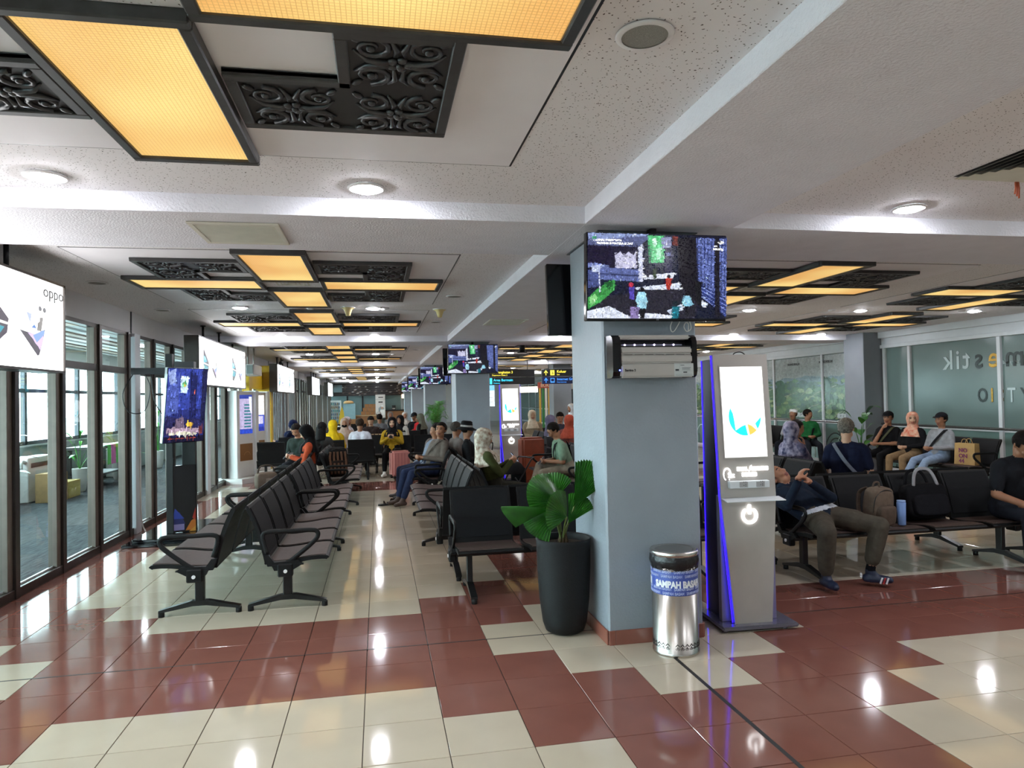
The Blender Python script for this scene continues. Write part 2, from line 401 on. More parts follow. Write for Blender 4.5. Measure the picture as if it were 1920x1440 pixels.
for k in range(48):
    y=Y0+.6+1.15*k
    if y>Y1: break
    ob('mullion',shm(('om',),om,M_steel),None,wo2,(XO,y,0))
g=B(); g.bx(XO-.06,XO+.02,Y0,Y1,1.93,2.0); g.bx(XO-.06,XO+.02,Y0,Y1,.96,1.03); g.bx(XO-.06,XO+.02,Y0,Y1,2.56,2.62); ob('transom',g,M_steel,wo2)
g=B(); g.quad([(XO-.03,Y0,.96),(XO-.03,Y1,.96),(XO-.03,Y1,2.62),(XO-.03,Y0,2.62)]); ob('pane',g,M_pane,wo2)
g=B(); g.bx(-120,XO-.25,-60,140,-.6,-.4); ob('ground',g,mat('apron_concrete','#b8bbb9',.8,0,.08,.3),kind='structure')
for y in (Y0,Y1):
    g=B(); g.bx(XO-.2,XL,y-.1,y+.1,-.1,3.05); ob('wall_end',g,M_white,kind='structure')
# ---------------------------------------------------------------- right glazed wall with frosted film
M_film=mat('frosted_film','#647672',.16,0,.05,1.5,spec=.5); M_film2=mat('frosted_film_low','#6d8983',.2,0,.05,2); M_alu=mat('white_aluminium','#d3d7da',.35,0,.03,6)
wr=B(); wr.bx(XR,XR+.2,Y0,Y1,0,ZC); wr=ob('wall_right',wr,mat('shop_wall','#6e7d78',.5),kind='structure')
g=B(); g.bx(XR-.09,XR,Y0,Y1,2.53,2.6,bev=.004); g.bx(XR-.05,XR,Y0,Y1,2.6,2.74); g.bx(XR-.13,XR,Y0,Y1,2.74,ZC-.001,bev=.004); ob('head_trim',g,M_alu,wr)
g=B(); g.bx(XR-.06,XR,Y0,Y1,0,.06); g.bx(XR-.04,XR,Y0,Y1,.905,.93); ob('bottom_trim',g,M_alu,wr)
RM=[-7.3+2.0*k for k in range(8)]+[8.72,10.2]+[11.48+2.03*k for k in range(17)]
RM=[-6.9,-4.9,-2.9,-.9,1.1,2.75,4.73,6.71,8.73,9.42,10.2]+[11.48+2.04*k for k in range(17)]
def rm():
    g=B(); g.bx(-.075,0,-.035,.035,.0,2.53,0,.004); return g
for a,y in enumerate(RM):
    ob('mullion',shm(('rmull',),rm,M_alu),None,wr,(XR,y,0))
    if a+1<len(RM) and not (y>9.4 and y<10.1):
        y0,y1=y+.035,RM[a+1]-.035
        g=B(); g.bx(XR-.03,XR-.02,y0,y1,.97,2.53); g.quad([(XR-.031,y0,.93),(XR-.031,y1,.93),(XR-.031,y1,.97),(XR-.031,y0,.97)],1); ob('pane',g,[M_film,M_dark],wr)
        g=B(); g.bx(XR-.03,XR-.02,y0,y1,.06,.905); ob('pane',g,M_film2,wr)
# ---------------------------------------------------------------- ceiling fittings
M_amber=None; M_vent0=mat('diffuser_enamel','#d3cfc2',.5,0,.04,10)
def amber():
    m=bpy.data.materials.new('amber_diffuser'); m.use_nodes=True; n=m.node_tree.nodes; l=m.node_tree.links; b=n['Principled BSDF']
    b.inputs['Base Color'].default_value=C('#c9a266'); b.inputs['Roughness'].default_value=.5
    tc=n.new('ShaderNodeTexCoord'); sp=n.new('ShaderNodeSeparateXYZ'); l.new(tc.outputs['Object'],sp.inputs[0])
    def gridline(ax):
        a=n.new('ShaderNodeMath'); a.operation='MULTIPLY'; a.inputs[1].default_value=62; l.new(sp.outputs[ax],a.inputs[0])
        f=n.new('ShaderNodeMath'); f.operation='FRACT'; l.new(a.outputs[0],f.inputs[0])
        g=n.new('ShaderNodeMath'); g.operation='GREATER_THAN'; g.inputs[1].default_value=.2; l.new(f.outputs[0],g.inputs[0]); return g
    gx,gy=gridline('X'),gridline('Y'); mu=n.new('ShaderNodeMath'); mu.operation='MINIMUM'; l.new(gx.outputs[0],mu.inputs[0]); l.new(gy.outputs[0],mu.inputs[1])
    cell=n.new('ShaderNodeMapRange'); cell.inputs[3].default_value=.62; cell.inputs[4].default_value=1.0; l.new(mu.outputs[0],cell.inputs[0])
    no=n.new('ShaderNodeTexNoise'); no.inputs['Scale'].default_value=1.7; no.inputs['Detail'].default_value=0; l.new(tc.outputs['Object'],no.inputs[0])
    rp=n.new('ShaderNodeValToRGB'); rp.color_ramp.elements[0].position=.32; rp.color_ramp.elements[0].color=C('#e8ae62'); rp.color_ramp.elements[1].position=.66; rp.color_ramp.elements[1].color=C('#ffdf8c')
    l.new(no.outputs[0],rp.inputs[0]); l.new(rp.outputs[0],b.inputs['Emission Color'])
    st=n.new('ShaderNodeMath'); st.operation='MULTIPLY'; st.inputs[1].default_value=1.15*AMBER; l.new(cell.outputs[0],st.inputs[0]); l.new(st.outputs[0],b.inputs['Emission Strength'])
    return m
M_amber=amber()
def spiral(cx,cy,r,a0,turns,n,z,sgn=1):
    return [(cx+r*(1-.8*t)*cos(a0+sgn*2*pi*turns*t),cy+r*(1-.8*t)*sin(a0+sgn*2*pi*turns*t),z) for t in [i/n for i in range(n+1)]]
def carved_tile(g,cx,cy,s,m=1):
    """scrolls, leaves and a flower carved in one square of the panel"""
    for sx in (-1,1):
        for sy in (-1,1):
            P=spiral(cx+sx*s*.26,cy+sy*s*.26,s*.19,pi/2 if sy>0 else -pi/2,1.35,15,0,sx*sy)
            g.tube(P,[.013*(1-.5*i/15) for i in range(16)],m,5)
            g.tube([(cx+sx*s*.04,cy+sy*s*.05,0),(cx+sx*s*.14,cy+sy*s*.02,-.006),(cx+sx*s*.3,cy+sy*s*.06,-.004),(cx+sx*s*.42,cy+sy*s*.2,0)],[.006,.014,.012,.004],m,5)
            g.tube([(cx+sx*s*.05,cy+sy*s*.12,0),(cx+sx*s*.03,cy+sy*s*.28,-.006),(cx+sx*s*.1,cy+sy*s*.44,0)],[.005,.013,.004],m,5)
            g.sph((cx+sx*s*.26,cy+sy*s*.26,-.004),(.018,.018,.012),m,6,4)
            g.sph((cx+sx*s*.4,cy+sy*s*.42,-.002),(.03,.014,.012),m,6,4,(0,0,sx*sy*.8))
    for k in range(5): g.sph((cx+.03*cos(k*1.257),cy+.03*sin(k*1.257),-.004),(.02,.02,.012),m,6,4)
    g.sph((cx,cy,-.01),.014,m,6,4)
def lpanel():
    """L shaped carved panel, quadrant +x +y, centre of the lamp at origin, z = 0 underside of the ceiling board"""
    g=B(); a,b,i0,i1=.3,1.15,.71,.66
    pl=[(i0,a),(b,a),(b,b),(a,b),(a,i1),(i0,i1)]
    g.prism(pl,-.018,-.002,'z',0)
    t=.045
    for x0,x1,y0,y1 in ((a,b,b-t,b),(b-t,b,a,b-t),(i0,b-t,a,a+t),(i0,i0+t,a+t,i1+t),(a,i0+t,i1,i1+t) ,(a,a+t,i1+t,b-t)): g.bx(x0,x1,y0,y1,-.033,-.002,2,.004)
    bm2=B()
    for cx,cy in (((i0+b)/2+.0,a+.2),((i0+b)/2,(i1+b)/2+.03),((a+i0)/2+.02,(i1+b)/2+.02)): carved_tile(bm2,cx,cy,.38)
    me=bpy.data.meshes.new('t'); bmesh.ops.translate(bm2.b,verts=bm2.b.verts[:],vec=(0,0,-.021)); bm2.b.to_mesh(me); bm2.b.free(); g.b.from_mesh(me); bpy.data.meshes.remove(me); return g
ME_L=None
def make_lamp():
    global ME_L
    root=thing('ceiling_light','amber cross-shaped ceiling light with carved panels','ceiling light')
    fr=B(); t=.045; zt,zb=-.001,-.05
    hx,hy,c=.285,1.6,.28; ax,ay=1.5,.3
    def frame(x0,x1,y0,y1,zb):
        for q in ((x0,x1,y0,y0+t),(x0,x1,y1-t,y1),(x0,x0+t,y0+t,y1-t),(x1-t,x1,y0+t,y1-t)): fr.bx(*q,zb,zt,0,.006)
    for s in (-1,1):
        frame(-hx,hx,*sorted((s*c,s*hy)),zb); frame(*sorted((s*hx,s*ax)),-ay,ay,zb+.012)
    ob('frame',fr,M_wood,root)
    for s in (-1,1):
        g=B(); g.bx(-hx+t,hx-t,*sorted((s*(c+t),s*(hy-t))),-.034,-.026); ob('diffuser',g,M_amber,root)
        g=B(); g.bx(*sorted((s*(hx+t),s*(ax-t))),-ay+t,ay-t,-.024,-.016); ob('diffuser',g,M_amber,root)
    g=B()
    for k in range(4): 
        q=.04+.04*k
        for x0,x1,y0,y1 in ((-q,q,-q,-q+.014),(-q,q,q-.014,q),(-q,-q+.014,-q,q),(q-.014,q,-q,q)): g.bx(x0,x1,y0,y1,-.014+.002*k,-.003)
    ob('grille',g,M_vent0,root); g=B(); g.bx(-hx,hx,-c,c,-.004,-.001); ob('crossing_tile',g,M_speck,root)
    ME_L=lpanel().mesh('carved_panel',[mat('carving_ground','#26282a',.5),M_carve,M_wood])
    for sx in (-1,1):
        for sy in (-1,1): ob('carved_panel',ME_L,None,root,(0,0,0),None,(sx,sy,1))
    return root
lamp0=make_lamp(); lamp_tree=tree(lamp0)
g=B(); g.bx(-1.53,1.53,-1.53,1.53,-.004,.002); ME_bd=g.mesh('ceiling_board',M_board)
g=B(); g.bx(-1.542,1.542,-1.542,1.542,-.0015,.002); ME_gr=g.mesh('shadow_gap',M_dark)
LXS=[(-.74,'aisle'),(4.41,'hall'),(8.2,'wall')]
ordn=['first','second','third','fourth','fifth','sixth','seventh','eighth','ninth','tenth','eleventh','twelfth']
first=True; cnt={}
for k in range(-1,5):
    for cy in (4.05,7.73):
        for cx,zn in LXS:
            y=cy+9*k
            if y<-2.5 or y>40 or (zn=='hall' and y<2) or (zn!='aisle' and (y>27)) or (zn=='wall' and y<2): continue
            n=cnt.get(zn,0); cnt[zn]=n+1
            lab={'aisle':'amber cross-shaped ceiling light over the window aisle, %s row from the camera','hall':'amber cross-shaped ceiling light just right of the pillar line, %s row from the camera','wall':'amber cross-shaped ceiling light nearest the frosted glass wall, %s row from the camera'}[zn]%ordn[n]
            if first: o=lamp0; o.location=(cx,y,ZC-.004); o['label']=lab; first=False
            else: o=cp(lamp0,(cx,y,ZC-.004),None,lab,lamp_tree)
            o['group']='amber ceiling lights'
            ob('ceiling_board',ME_bd,None,ceil,(cx,y+.05,ZC)); ob('shadow_gap',ME_gr,None,ceil,(cx,y+.05,ZC))
# downlights
M_led=emis('downlight_lens','#f6f7ff',DOWN)
def make_down():
    g=B(); g.lathe([(.082,-.002),(.1,-.002),(.108,-.008),(.106,-.014),(.09,-.016),(.082,-.01)],0,28,cap0=False,cap1=False); 
    r=thing('downlight','round recessed downlight','downlight'); ob('ring',g,M_white,r)
    g=B(); g.lathe([(.083,-.012),(.076,-.02),(.06,-.026),(.03,-.03),(.0005,-.031)],0,28,cap0=False,cap1=False); ob('lens',g,M_led,r); return r
d0=make_down(); dt=tree(d0); first=True; cnt={}
where={-1.6:'nearest the window wall',.05:'in the middle of the window aisle',3.6:'just right of the pillar line',5.42:'in the middle of the right hall',7.25:'second from the frosted wall',9.25:'nearest the frosted wall'}
for k in range(-1,5):
    for yy in (5.98,9.78):
        for x in where:
            y=yy+9*k
            if y<-4 or (x>2 and y>30) or y>43: continue
            n=cnt.get(x,0); cnt[x]=n+(y>0)
            lab='round downlight %s, %s row from the camera'%(where[x],ordn[n]) if y>0 else 'round downlight %s, above the camera'%where[x]
            if first: o=d0; o.location=(x,y,ZC); o['label']=lab; first=False
            else: o=cp(d0,(x,y,ZC),None,lab,dt)
            o['group']='round downlights'
# ceiling speakers, detectors, vents
def speaker(x,y,lab):
    r=thing('ceiling_speaker',lab,'speaker',(x,y,ZC)); g=B(); g.lathe([(.076,-.002),(.092,-.001),(.1,-.006),(.095,-.012),(.078,-.012)],0,32,cap0=False,cap1=False); ob('rim',g,M_white,r)
    g=B(); g.lathe([(.0,-.014),(.03,-.0135),(.078,-.0095)],0,32,cap0=False,cap1=False); ob('grille',g,mat('speaker_mesh','#8d8b84',.6,0,.35,400),r); return r
speaker(1.0,-1.05,'round ceiling speaker in the speckled ceiling beside the beam')
for i,(x,y) in enumerate([(1.0,4.9),(-2.6,6.3),(-2.6,4.2),(1.0,7.6),(1.0,13.6)]):
    speaker(x,y,['round ceiling speaker beside the beam past the first pillar','round ceiling speaker near the window wall by the second light row','round ceiling speaker near the window wall by the first light row','round ceiling speaker beside the beam, third from the camera','round ceiling speaker beside the beam, past the second pillar'][i])
def horn(x,y,lab):
    r=thing('ceiling_antenna',lab,'antenna',(x,y,ZC)); g=B(); g.lathe([(.09,0),(.088,-.012),(.055,-.03),(.04,-.07),(.028,-.11),(.0,-.118)],0,24,cap1=False,cap0=True); ob('dome',g,mat('aged_cream_plastic','#d8c38a',.45),r)
    g=B(); g.lathe([(.094,0),(.094,-.008),(.088,-.012)],0,24,cap1=False); ob('base',g,M_white,r)
horn(-.27,5.95,'yellowed funnel-shaped ceiling antenna beside a downlight in the window aisle'); horn(.93,6.1,'yellowed funnel-shaped ceiling antenna near the beam past the first pillar')
horn(.03,33.2,'small funnel-shaped ceiling antenna far down the window aisle')
def detector(x,y,lab):
    r=thing('smoke_detector',lab,'detector',(x,y,ZC)); g=B(); g.lathe([(.055,0),(.055,-.014),(.04,-.03),(.0,-.034)],0,20,cap1=False); ob('body',g,M_white,r); g=B(); g.lathe([(.041,-.0295),(.043,-.024)],0,20,cap0=False,cap1=False); ob('slot',g,M_dark,r)
for x,y,l in ((.2,6.0,'white smoke detector beside the downlight in the window aisle'),(-.74,5.95,'white smoke detector between the two amber lights of the window aisle'),(6.75,5.95,'white smoke detector between two downlights of the right hall'),(8.95,5.9,'white smoke detector beside the last downlight of the right hall'),(3.0,12.9,'black and white smoke detector past the wayfinding pole'),(.5,15.2,'white smoke detector far down the window aisle'),(8.9,9.6,'small white detector near the frosted wall, second row')): detector(x,y,l)
M_vent=mat('vent_enamel','#d9d6c8',.5,0,.04,10); M_ventd=mat('vent_dark','#5f5e56',.7)
def louvre(x0,x1,y0,y1,z,lab,n=14):
    r=thing('air_vent',lab,'vent',((x0+x1)/2,(y0+y1)/2,z)); w,d=(x1-x0)/2,(y1-y0)/2; t=.035
    g=B()
    for q in ((-w,w,-d,-d+t),(-w,w,d-t,d),(-w,-w+t,-d+t,d-t),(w-t,w,-d+t,d-t)): g.bx(*q,-.014,-.001,0,.004)
    ob('frame',g,M_vent,r); g=B(); g.bx(-w+t,w-t,-d+t,d-t,-.003,-.001); ob('duct',g,M_ventd,r)
    for k in range(n):
        y=-d+t+(k+.5)*(2*d-2*t)/n; g=B(); g.box((0,y,-.009),(2*(w-t),(2*d-2*t)/n*.34,.011),0,(R(12),0,0)); ob('louvre',g,M_vent,r)
    return r
louvre(-1.03,-.49,1.22,1.78,ZB,'cream louvred air vent in the beam before the pillar')
louvre(1.65,2.2,6.3,7.0,ZB,'cream louvred air vent in the long beam past the first pillar',8)
def diffuser4(x,y,s,z,lab,dark=False):
    r=thing('air_diffuser',lab,'vent',(x,y,z)); 
    g=B()
    for k in range(7):
        q=s-.045*k; zz=-.012+.0*k
        g.prism([(-q,-q),(q,-q),(q,q),(-q,q)],-.002-.0005*k,-.001,'z',1) if k==0 else None
        for a in range(4):
            rot=Matrix.Rotation(a*pi/2,4,'Z'); i=q-.022
            vs=[rot@Vector(p) for p in ((-q,-q,-.016),(q,-q,-.016),(i,-i,-.004),(-i,-i,-.004))]; g.quad(vs,0)
    ob('blades',g,[M_vent,M_dark],r); return r
dv=diffuser4(3.66,-.14,.3,ZC,'square four-way air diffuser with an orange ribbon, right hall ceiling')
g=B(); 
for k in range(3): g.tube([(.12+.01*k,.3,-.014),(.12+.012*k,.3,-.05),(.115+.014*k,.302,-.085-.012*k)],.005,0,5)
ob('ribbon',g,mat('orange_ribbon','#c8603c',.6),dv)
# ---------------------------------------------------------------- airport benches
M_seat=mat('seat_shell','#0f1011',.5,0,.1,30,spec=.25); M_pad=mat('brown_seat_pad','#4c3f3b',.55,0,.12,25,spec=.25,bump=.08,bscale=300); M_bpad=mat('charcoal_back_pad','#161719',.6,0,.1,25,spec=.15,bump=.08,bscale=300)
M_leg=mat('bench_leg','#2c2d2e',.32,.6,.08,15); M_btn=mat('white_button','#e6e6e6',.35); M_rub=mat('rubber','#0e0e0e',.8)
PW=.6; SW=.535
def curve2(P,n=4):
    out=[]
    for i in range(len(P)-1):
        p0,p1,p2,p3=P[max(i-1,0)],P[i],P[i+1],P[min(i+2,len(P)-1)]
        for k in range(n):
            t=k/n; out.append(tuple(.5*((2*p1[a])+(-p0[a]+p2[a])*t+(2*p0[a]-5*p1[a]+4*p2[a]-p3[a])*t*t+(-p0[a]+3*p1[a]-3*p2[a]+p3[a])*t**3) for a in range(len(p1))))
    return out+[tuple(P[-1])]
def sheet(prof,w,th,m=0,inset=0):
    """curved sheet: profile in (y,z), width along x, thickness th on the underside"""
    g=B(); n=len(prof); nr=[]
    for i in range(n):
        a=Vector(prof[max(i-1,0)]); c=Vector(prof[min(i+1,n-1)]); t=(c-a).normalized(); nr.append(Vector((t.y,-t.x)))
    outer=[Vector(p) for p in prof]; inner=[Vector(p)+q*th for p,q in zip(prof,nr)]
    g.prism([tuple(p) for p in outer]+[tuple(p) for p in inner[::-1]],-w/2,w/2,'x',m); return g
seatprof=curve2([(-.335,.415),(-.31,.432),(-.2,.432),(-.05,.412),(.08,.405),(.15,.42)],3)
backprof=curve2([(.125,.39),(.15,.5),(.2,.68),(.265,.83),(.285,.85)],3)
padseat=[(y,z+.006) for y,z in seatprof if -.32<y<.12]
padback=[(y-.008,z+.002) for y,z in backprof if .45<z<.835]
ME_seat=sheet(seatprof,SW,.03).mesh('seat',M_seat); ME_spad=sheet(padseat,SW-.03,.008).mesh('seat_pad',M_pad)
g=sheet(backprof,SW,.028); ME_back=g.mesh('backrest',M_seat); ME_bpad=sheet(padback,SW-.045,.01).mesh('back_pad',M_bpad)
def armrest_me():
    g=B(); P=[(.13,.47),(.165,.6),(.13,.64),(-.02,.64),(-.2,.64),(-.245,.625),(-.25,.59),(-.21,.54),(-.06,.42),(-.01,.395)]
    g.tube([(0,y,z) for y,z in curve2(P,4)],.02,0,8,flat=(.034,.022),ref=(1,0,0)); g.prism([(-.14,.375),(.13,.375),(.16,.46),(.12,.46),(.08,.405),(-.1,.41)],-.02,.02,'x'); return g.mesh('armrest',M_seat)
ME_arm=armrest_me()
def leg_me():
    g=B(); g.bx(-.024,.024,-.035,.035,.085,.36,0,.006)
    pr=[(-.3,.035),(-.3,.055),(-.06,.115),(.06,.115),(.3,.055),(.3,.035),(.05,.075),(-.05,.075)]; g.prism(pr,-.027,.027,'x'); return g.mesh('leg',M_leg)
ME_leg=leg_me(); g=B(); g.cyl((0,0,0),(0,0,.04),.023,0,14); ME_foot=g.mesh('foot_pad',M_rub)
g=B(); g.bx(-.03,.03,-.06,.055,.29,.39,0,.008); g.prism([(-.14,.385),(.1,.385),(.08,.34),(-.06,.34)],-.02,.02,'x'); ME_brk=g.mesh('end_bracket',M_seat); g=B(); g.cyl((-.006,0,0),(.006,0,0),.014,0,16); ME_btn=g.mesh('button',M_btn)
SEATH=.44
def bench(x,y,rz,n,label,arms=(0,None),group='four-seat airport benches'):
    """origin on the floor under the beam; local -Y is the side the seats face; x,y = middle of the bench"""
    r=thing('airport_bench',label,'bench',(x,y,0),rz,group); L=n*PW
    g=B(); g.bx(-L/2+.02,L/2-.02,-.03,.03,.325,.38,0,.004); ob('beam',g,M_leg,r)
    for k in range(n):
        q=-L/2+PW*(k+.5)
        s=ob('seat',ME_seat,None,r,(q,0,0)); ob('seat_pad',ME_spad,None,s)
        b=ob('backrest',ME_back,None,r,(q,0,0)); ob('back_pad',ME_bpad,None,b)
    for a in (0,n): ob('armrest',ME_arm,None,r,(-L/2+PW*a+(.02 if a==0 else -.02 if a==n else 0),0,0))
    for sx in (-1,1):
        q=sx*(L/2-.16)
        l=ob('leg',ME_leg,None,r,(q,0,0))
        for fy in (-.285,.285): ob('foot_pad',ME_foot,None,l,(0,fy,0))
        b=ob('end_bracket',ME_brk,None,r,(sx*(L/2-.015),0,0)); ob('button',ME_btn,None,b,(sx*.032,-.005,.335))
    return r
W_,E_,N_,S_=-pi/2,pi/2,pi,0   # way the seats face
bench(-1.30,3.65,W_,4,'empty black bench facing the windows, its end nearest the camera')
bench(-.64,3.65,E_,4,'empty black bench facing the aisle, its end nearest the camera')
bench(-1.30,6.13,W_,4,'black bench facing the windows, second behind the tilted screen stand')
bench(-.62,6.13,E_,4,'black bench facing the aisle, joined behind the nearest one')
bench(-1.24,9.1,W_,4,'black bench facing the windows with the woman in orange')
bench(-.54,9.1,E_,4,'black bench facing the aisle with the brown striped backpack')
bench(1.87,2.62,S_,4,'black bench facing the camera behind the grey pillar and potted palm')
bench(1.83,3.36,N_,4,'black bench back to back with the one behind the potted palm')
bench(.86,5.72,W_,4,'empty bench facing the aisle right of the gangway, nearest the camera')
bench(1.5,5.72,E_,4,'bench back to back with it, woman in flowered hijab on it')
bench(.9,8.8,W_,4,'bench facing the aisle with the man in the grey jacket')
bench(1.56,8.8,E_,4,'bench with the person in the black bucket hat')
bench(3.0,7.5,W_,4,'bench with the man in the pale green shirt')
bench(3.7,7.5,E_,4,'bench back to back with the man in pale green')
bench(4.86,2.40,S_,4,'black bench with the sleeping man beside the charging kiosk')
bench(7.31,2.40,S_,4,'black bench continuing right with the man in black looking down')
bench(4.86,3.16,N_,4,'bench back to back with the sleeping man’s bench'.replace('’',"'"))
bench(4.72,5.1,W_,4,'bench running away from the sleeping man, facing the pillars')
bench(5.38,5.1,E_,4,'bench with the grey-haired man in navy')
bench(9.4,7.15,W_,4,'bench along the frosted glass with three people and a paper bag')
bench(9.4,11.9,W_,4,'bench along the glass with the man in the white cap')
bench(-1.18,11.9,N_,4,'row of seat backs with the yellow hijab and the white shirt')
bench(-1.0,13.1,S_,4,'bench facing the camera with the woman in pink hijab')
bench(1.45,12.55,S_,4,'bench facing the camera with the woman in the yellow jacket')
bench(.0,14.9,S_,4,'bench facing the camera with the striped scarf woman')
bench(-.3,17.2,N_,4,'row of seat backs further down the window aisle')
bench(1.2,19.0,W_,4,'bench beside the third pillar with the man in black cap')
bench(-.3,21.5,S_,4,'far bench facing the camera before the cafe')
bench(3.6,12.3,W_,4,'bench with the woman in the mustard hijab')
bench(4.6,10.2,S_,4,'bench facing the camera behind the man in pale green')
bench(5.2,14.2,S_,4,'bench facing the camera with the woman in cream hijab')
bench(-2.12,14.9,W_,3,'bench by the yellow portal with the woman in navy')
# ---------------------------------------------------------------- screens on the pillars
M_scr=attrmat('screen_picture',.5,.15,.5,26); M_print=attrmat('printed_picture',0,.35)
M_wl=emis('white_led','#ffffff',4); M_silver=mat('silver_paint','#b9b4ae',.32,.35,.03,8); M_gl=mat('glossy_black','#0c0d10',.1,0,.1,10)
def vill():
    P=lambda *a:[((a[i]-410)/1010,1-(a[i+1]-97)/610) for i in range(0,len(a),2)]
    L=[('#12162e',rc(0,0,1,1)),('#8f9fd0',P(560,97,840,97,800,140,420,165,412,97)),('#59618c',P(412,150,830,110,862,115,770,190,412,185)),
     ('#1b1630',P(412,188,765,190,765,345,412,345)),('#c9c8e6',P(600,215,755,215,757,345,606,345)),('#242038',P(600,215,755,215,740,250,700,225,670,255,640,225,610,250)),
     ('#6f7cb4',P(412,310,560,325,560,350,412,345)),('#5f6ba4',P(470,340,770,352,776,440,490,430)),('#39426e',P(490,380,772,392,774,405,490,395)),('#49548a',P(412,360,490,372,490,480,412,490)),
     ('#d9defa',P(768,195,800,165,806,440,774,445)),('#57c07a',P(838,105,955,105,958,300,850,305)),('#c6f2da',P(870,130,900,120,905,170,880,190)),('#9fe4b8',P(900,200,940,190,935,270,905,280)),('#2a7d50',P(845,180,870,210,865,290,848,290)),
     ('#8b8fb5',P(935,120,1010,110,1005,200,945,195)),('#2c2a48',P(955,190,1015,190,1020,400,960,360)),('#5b6396',P(962,230,1008,228,1008,250,964,252)),
     ('#e6ecff',P(800,395,1040,372,1025,412,815,425)),('#dfe8ff',P(745,485,1125,438,1122,492,760,500)),('#24222f',P(480,560,830,500,1210,495,1190,705,420,705)),
     ('#e3ebff',P(405,655,560,618,700,690,830,668,1010,682,1010,707,405,707)),('#cfdcf4',P(980,650,1090,600,1100,640,1010,680)),('#d8e4fa',P(1230,570,1290,600,1250,625,1235,600)),
     ('#3f9a4c',P(410,560,470,500,560,440,600,430,600,500,500,590,410,640)),('#8fdc8a',P(415,560,460,530,480,560,430,620)),('#1e5a2e',P(520,450,590,440,560,510)),
     ('#b9c4ea',P(432,330,500,325,492,380,440,375)),('#dfe6ff',P(484,380,494,380,500,520,490,520)),
     ('#120e1a',P(1045,120,1190,110,1225,610,1140,520,1075,480)),('#6b2f2a',P(1015,110,1060,110,1055,180,1020,170)),('#6d7cc0',P(1195,115,1425,115,1425,560,1210,445)),('#2c3a78',P(1210,450,1425,562,1425,700,1220,530))]
    for k in range(9): L.append(('#26305f',P(1200+26*k,115,1208+26*k,115,1214+25*k,470+12*k,1206+25*k,466+12*k)))
    for k in range(9): L.append(('#38457e',P(1198,150+35*k,1425,165+45*k,1425,172+45*k,1198,156+35*k)))
    for k in range(4): L.append(('#8b9be0',P(1212,462+22*k,1425,575+34*k,1425,583+34*k,1212,467+22*k)))
    L+=[('#15121f',P(1330,110,1368,110,1375,700,1335,700)),('#0f0d16',P(1185,420,1235,440,1235,640,1195,600)),
     ('#c2344f',circ((715-410)/1010,1-(465-97)/610,.018,.03)),('#5648b4',P(700,480,735,482,742,575,705,565)),('#0e0c14',circ((793-410)/1010,1-(497-97)/610,.018,.028)),('#a6def6',P(765,515,815,515,832,575,825,640,765,640,748,580)),('#0e0c14',P(778,635,822,635,812,707,782,707)),
     ('#0e0c14',circ((1122-410)/1010,1-(528-97)/610,.017,.026)),('#97d6f2',P(1100,540,1145,540,1172,600,1140,622,1105,618,1086,590)),('#12101a',P(1108,618,1138,618,1136,668,1112,668)),
     ('#b53327',P(968,415,1010,415,1000,495,972,495)),('#1a1320',circ((990-410)/1010,1-(402-97)/610,.014,.022)),('#1c7284',P(1015,620,1072,618,1060,707,1008,707)),('#14212c',circ((1040-410)/1010,1-(600-97)/610,.022,.034)),
     ('#8a7ab0',P(706,622,772,624,770,707,708,707)),('#1c1626',circ((735-410)/1010,1-(600-97)/610,.022,.03)),('#2e2c3c',P(820,350,850,350,845,410,825,410)),('#2f3e2a',P(872,345,898,350,895,420,876,420)),
     ('#39b06b',P(440,122,470,122,470,142,440,142)),('#f4f7ff',P(446,146,468,146,468,156,446,156)),('#ffffff',P(1350,145,1395,120,1402,150,1375,162))]
    return L
VILL=vill(); ME_vill=None; VDAB=dabs(VILL[:-3],7000,.0065,3,.55)
SIDE={0:('front','facing the camera'),1:('back','facing away')}
def tv(k,back,lab,xc=1.905):
    global ME_vill
    y=1.04+9*k if not back else 2.075+9*k
    r=thing('wall_tv',lab,'tv',(xc,y,2.42),pi if back else 0,'screens on the pillars',(R(4) if not back else R(-4) if False else R(4),0,pi if back else 0))
    g=B(); g.bx(-.488,.488,-.022,.028,-.285,.285,0,.006); g.bx(-.3,.3,.028,.05,-.2,.15,0,.01); ob('case',g,M_gl,r)
    if not back or k<1:
        if ME_vill is None: p=pic('screen',r,VILL,.955,.545,M_scr,(0,-.0235,.006),step=.0002,dab=VDAB); ME_vill=p.data
        else: ob('screen',ME_vill,None,r,(0,-.0235,.006))
    g=B(); g.bx(-.1,.1,.05,.14,-.07,.07,0,.004); g.bx(-.02,.02,.05,.12,.05,.33); ob('wall_bracket',g,M_dark,r)
    if k==0 and not back:
        txt('LG',.014,mat('grey_print','#8a8d93',.4),r,(-.008,-.0232,-.279))
        txt('DINAS PARIWISATA',.019,M_wl2,r,(-.425,-.045,.226)); txt('PROVINSI SUMATERA BARAT',.019,M_wl2,r,(-.425,-.045,.206))
        txt('visit',.014,M_wl2,r,(.385,-.045,.205)); txt('padang',.026,M_wl2,r,(.378,-.045,.184))
    return r
M_wl2=emis('screen_white','#ffffff',1.1)
TN=['nearest','second','third','fourth','fifth']
for k in range(5):
    tv(k,False,'village street video on the black screen of the %s grey pillar'%TN[k] if k else 'large black screen with village street video on the nearest grey pillar')
    if k<4: tv(k,True,'black screen seen from behind on the far side of the %s grey pillar'%TN[k])
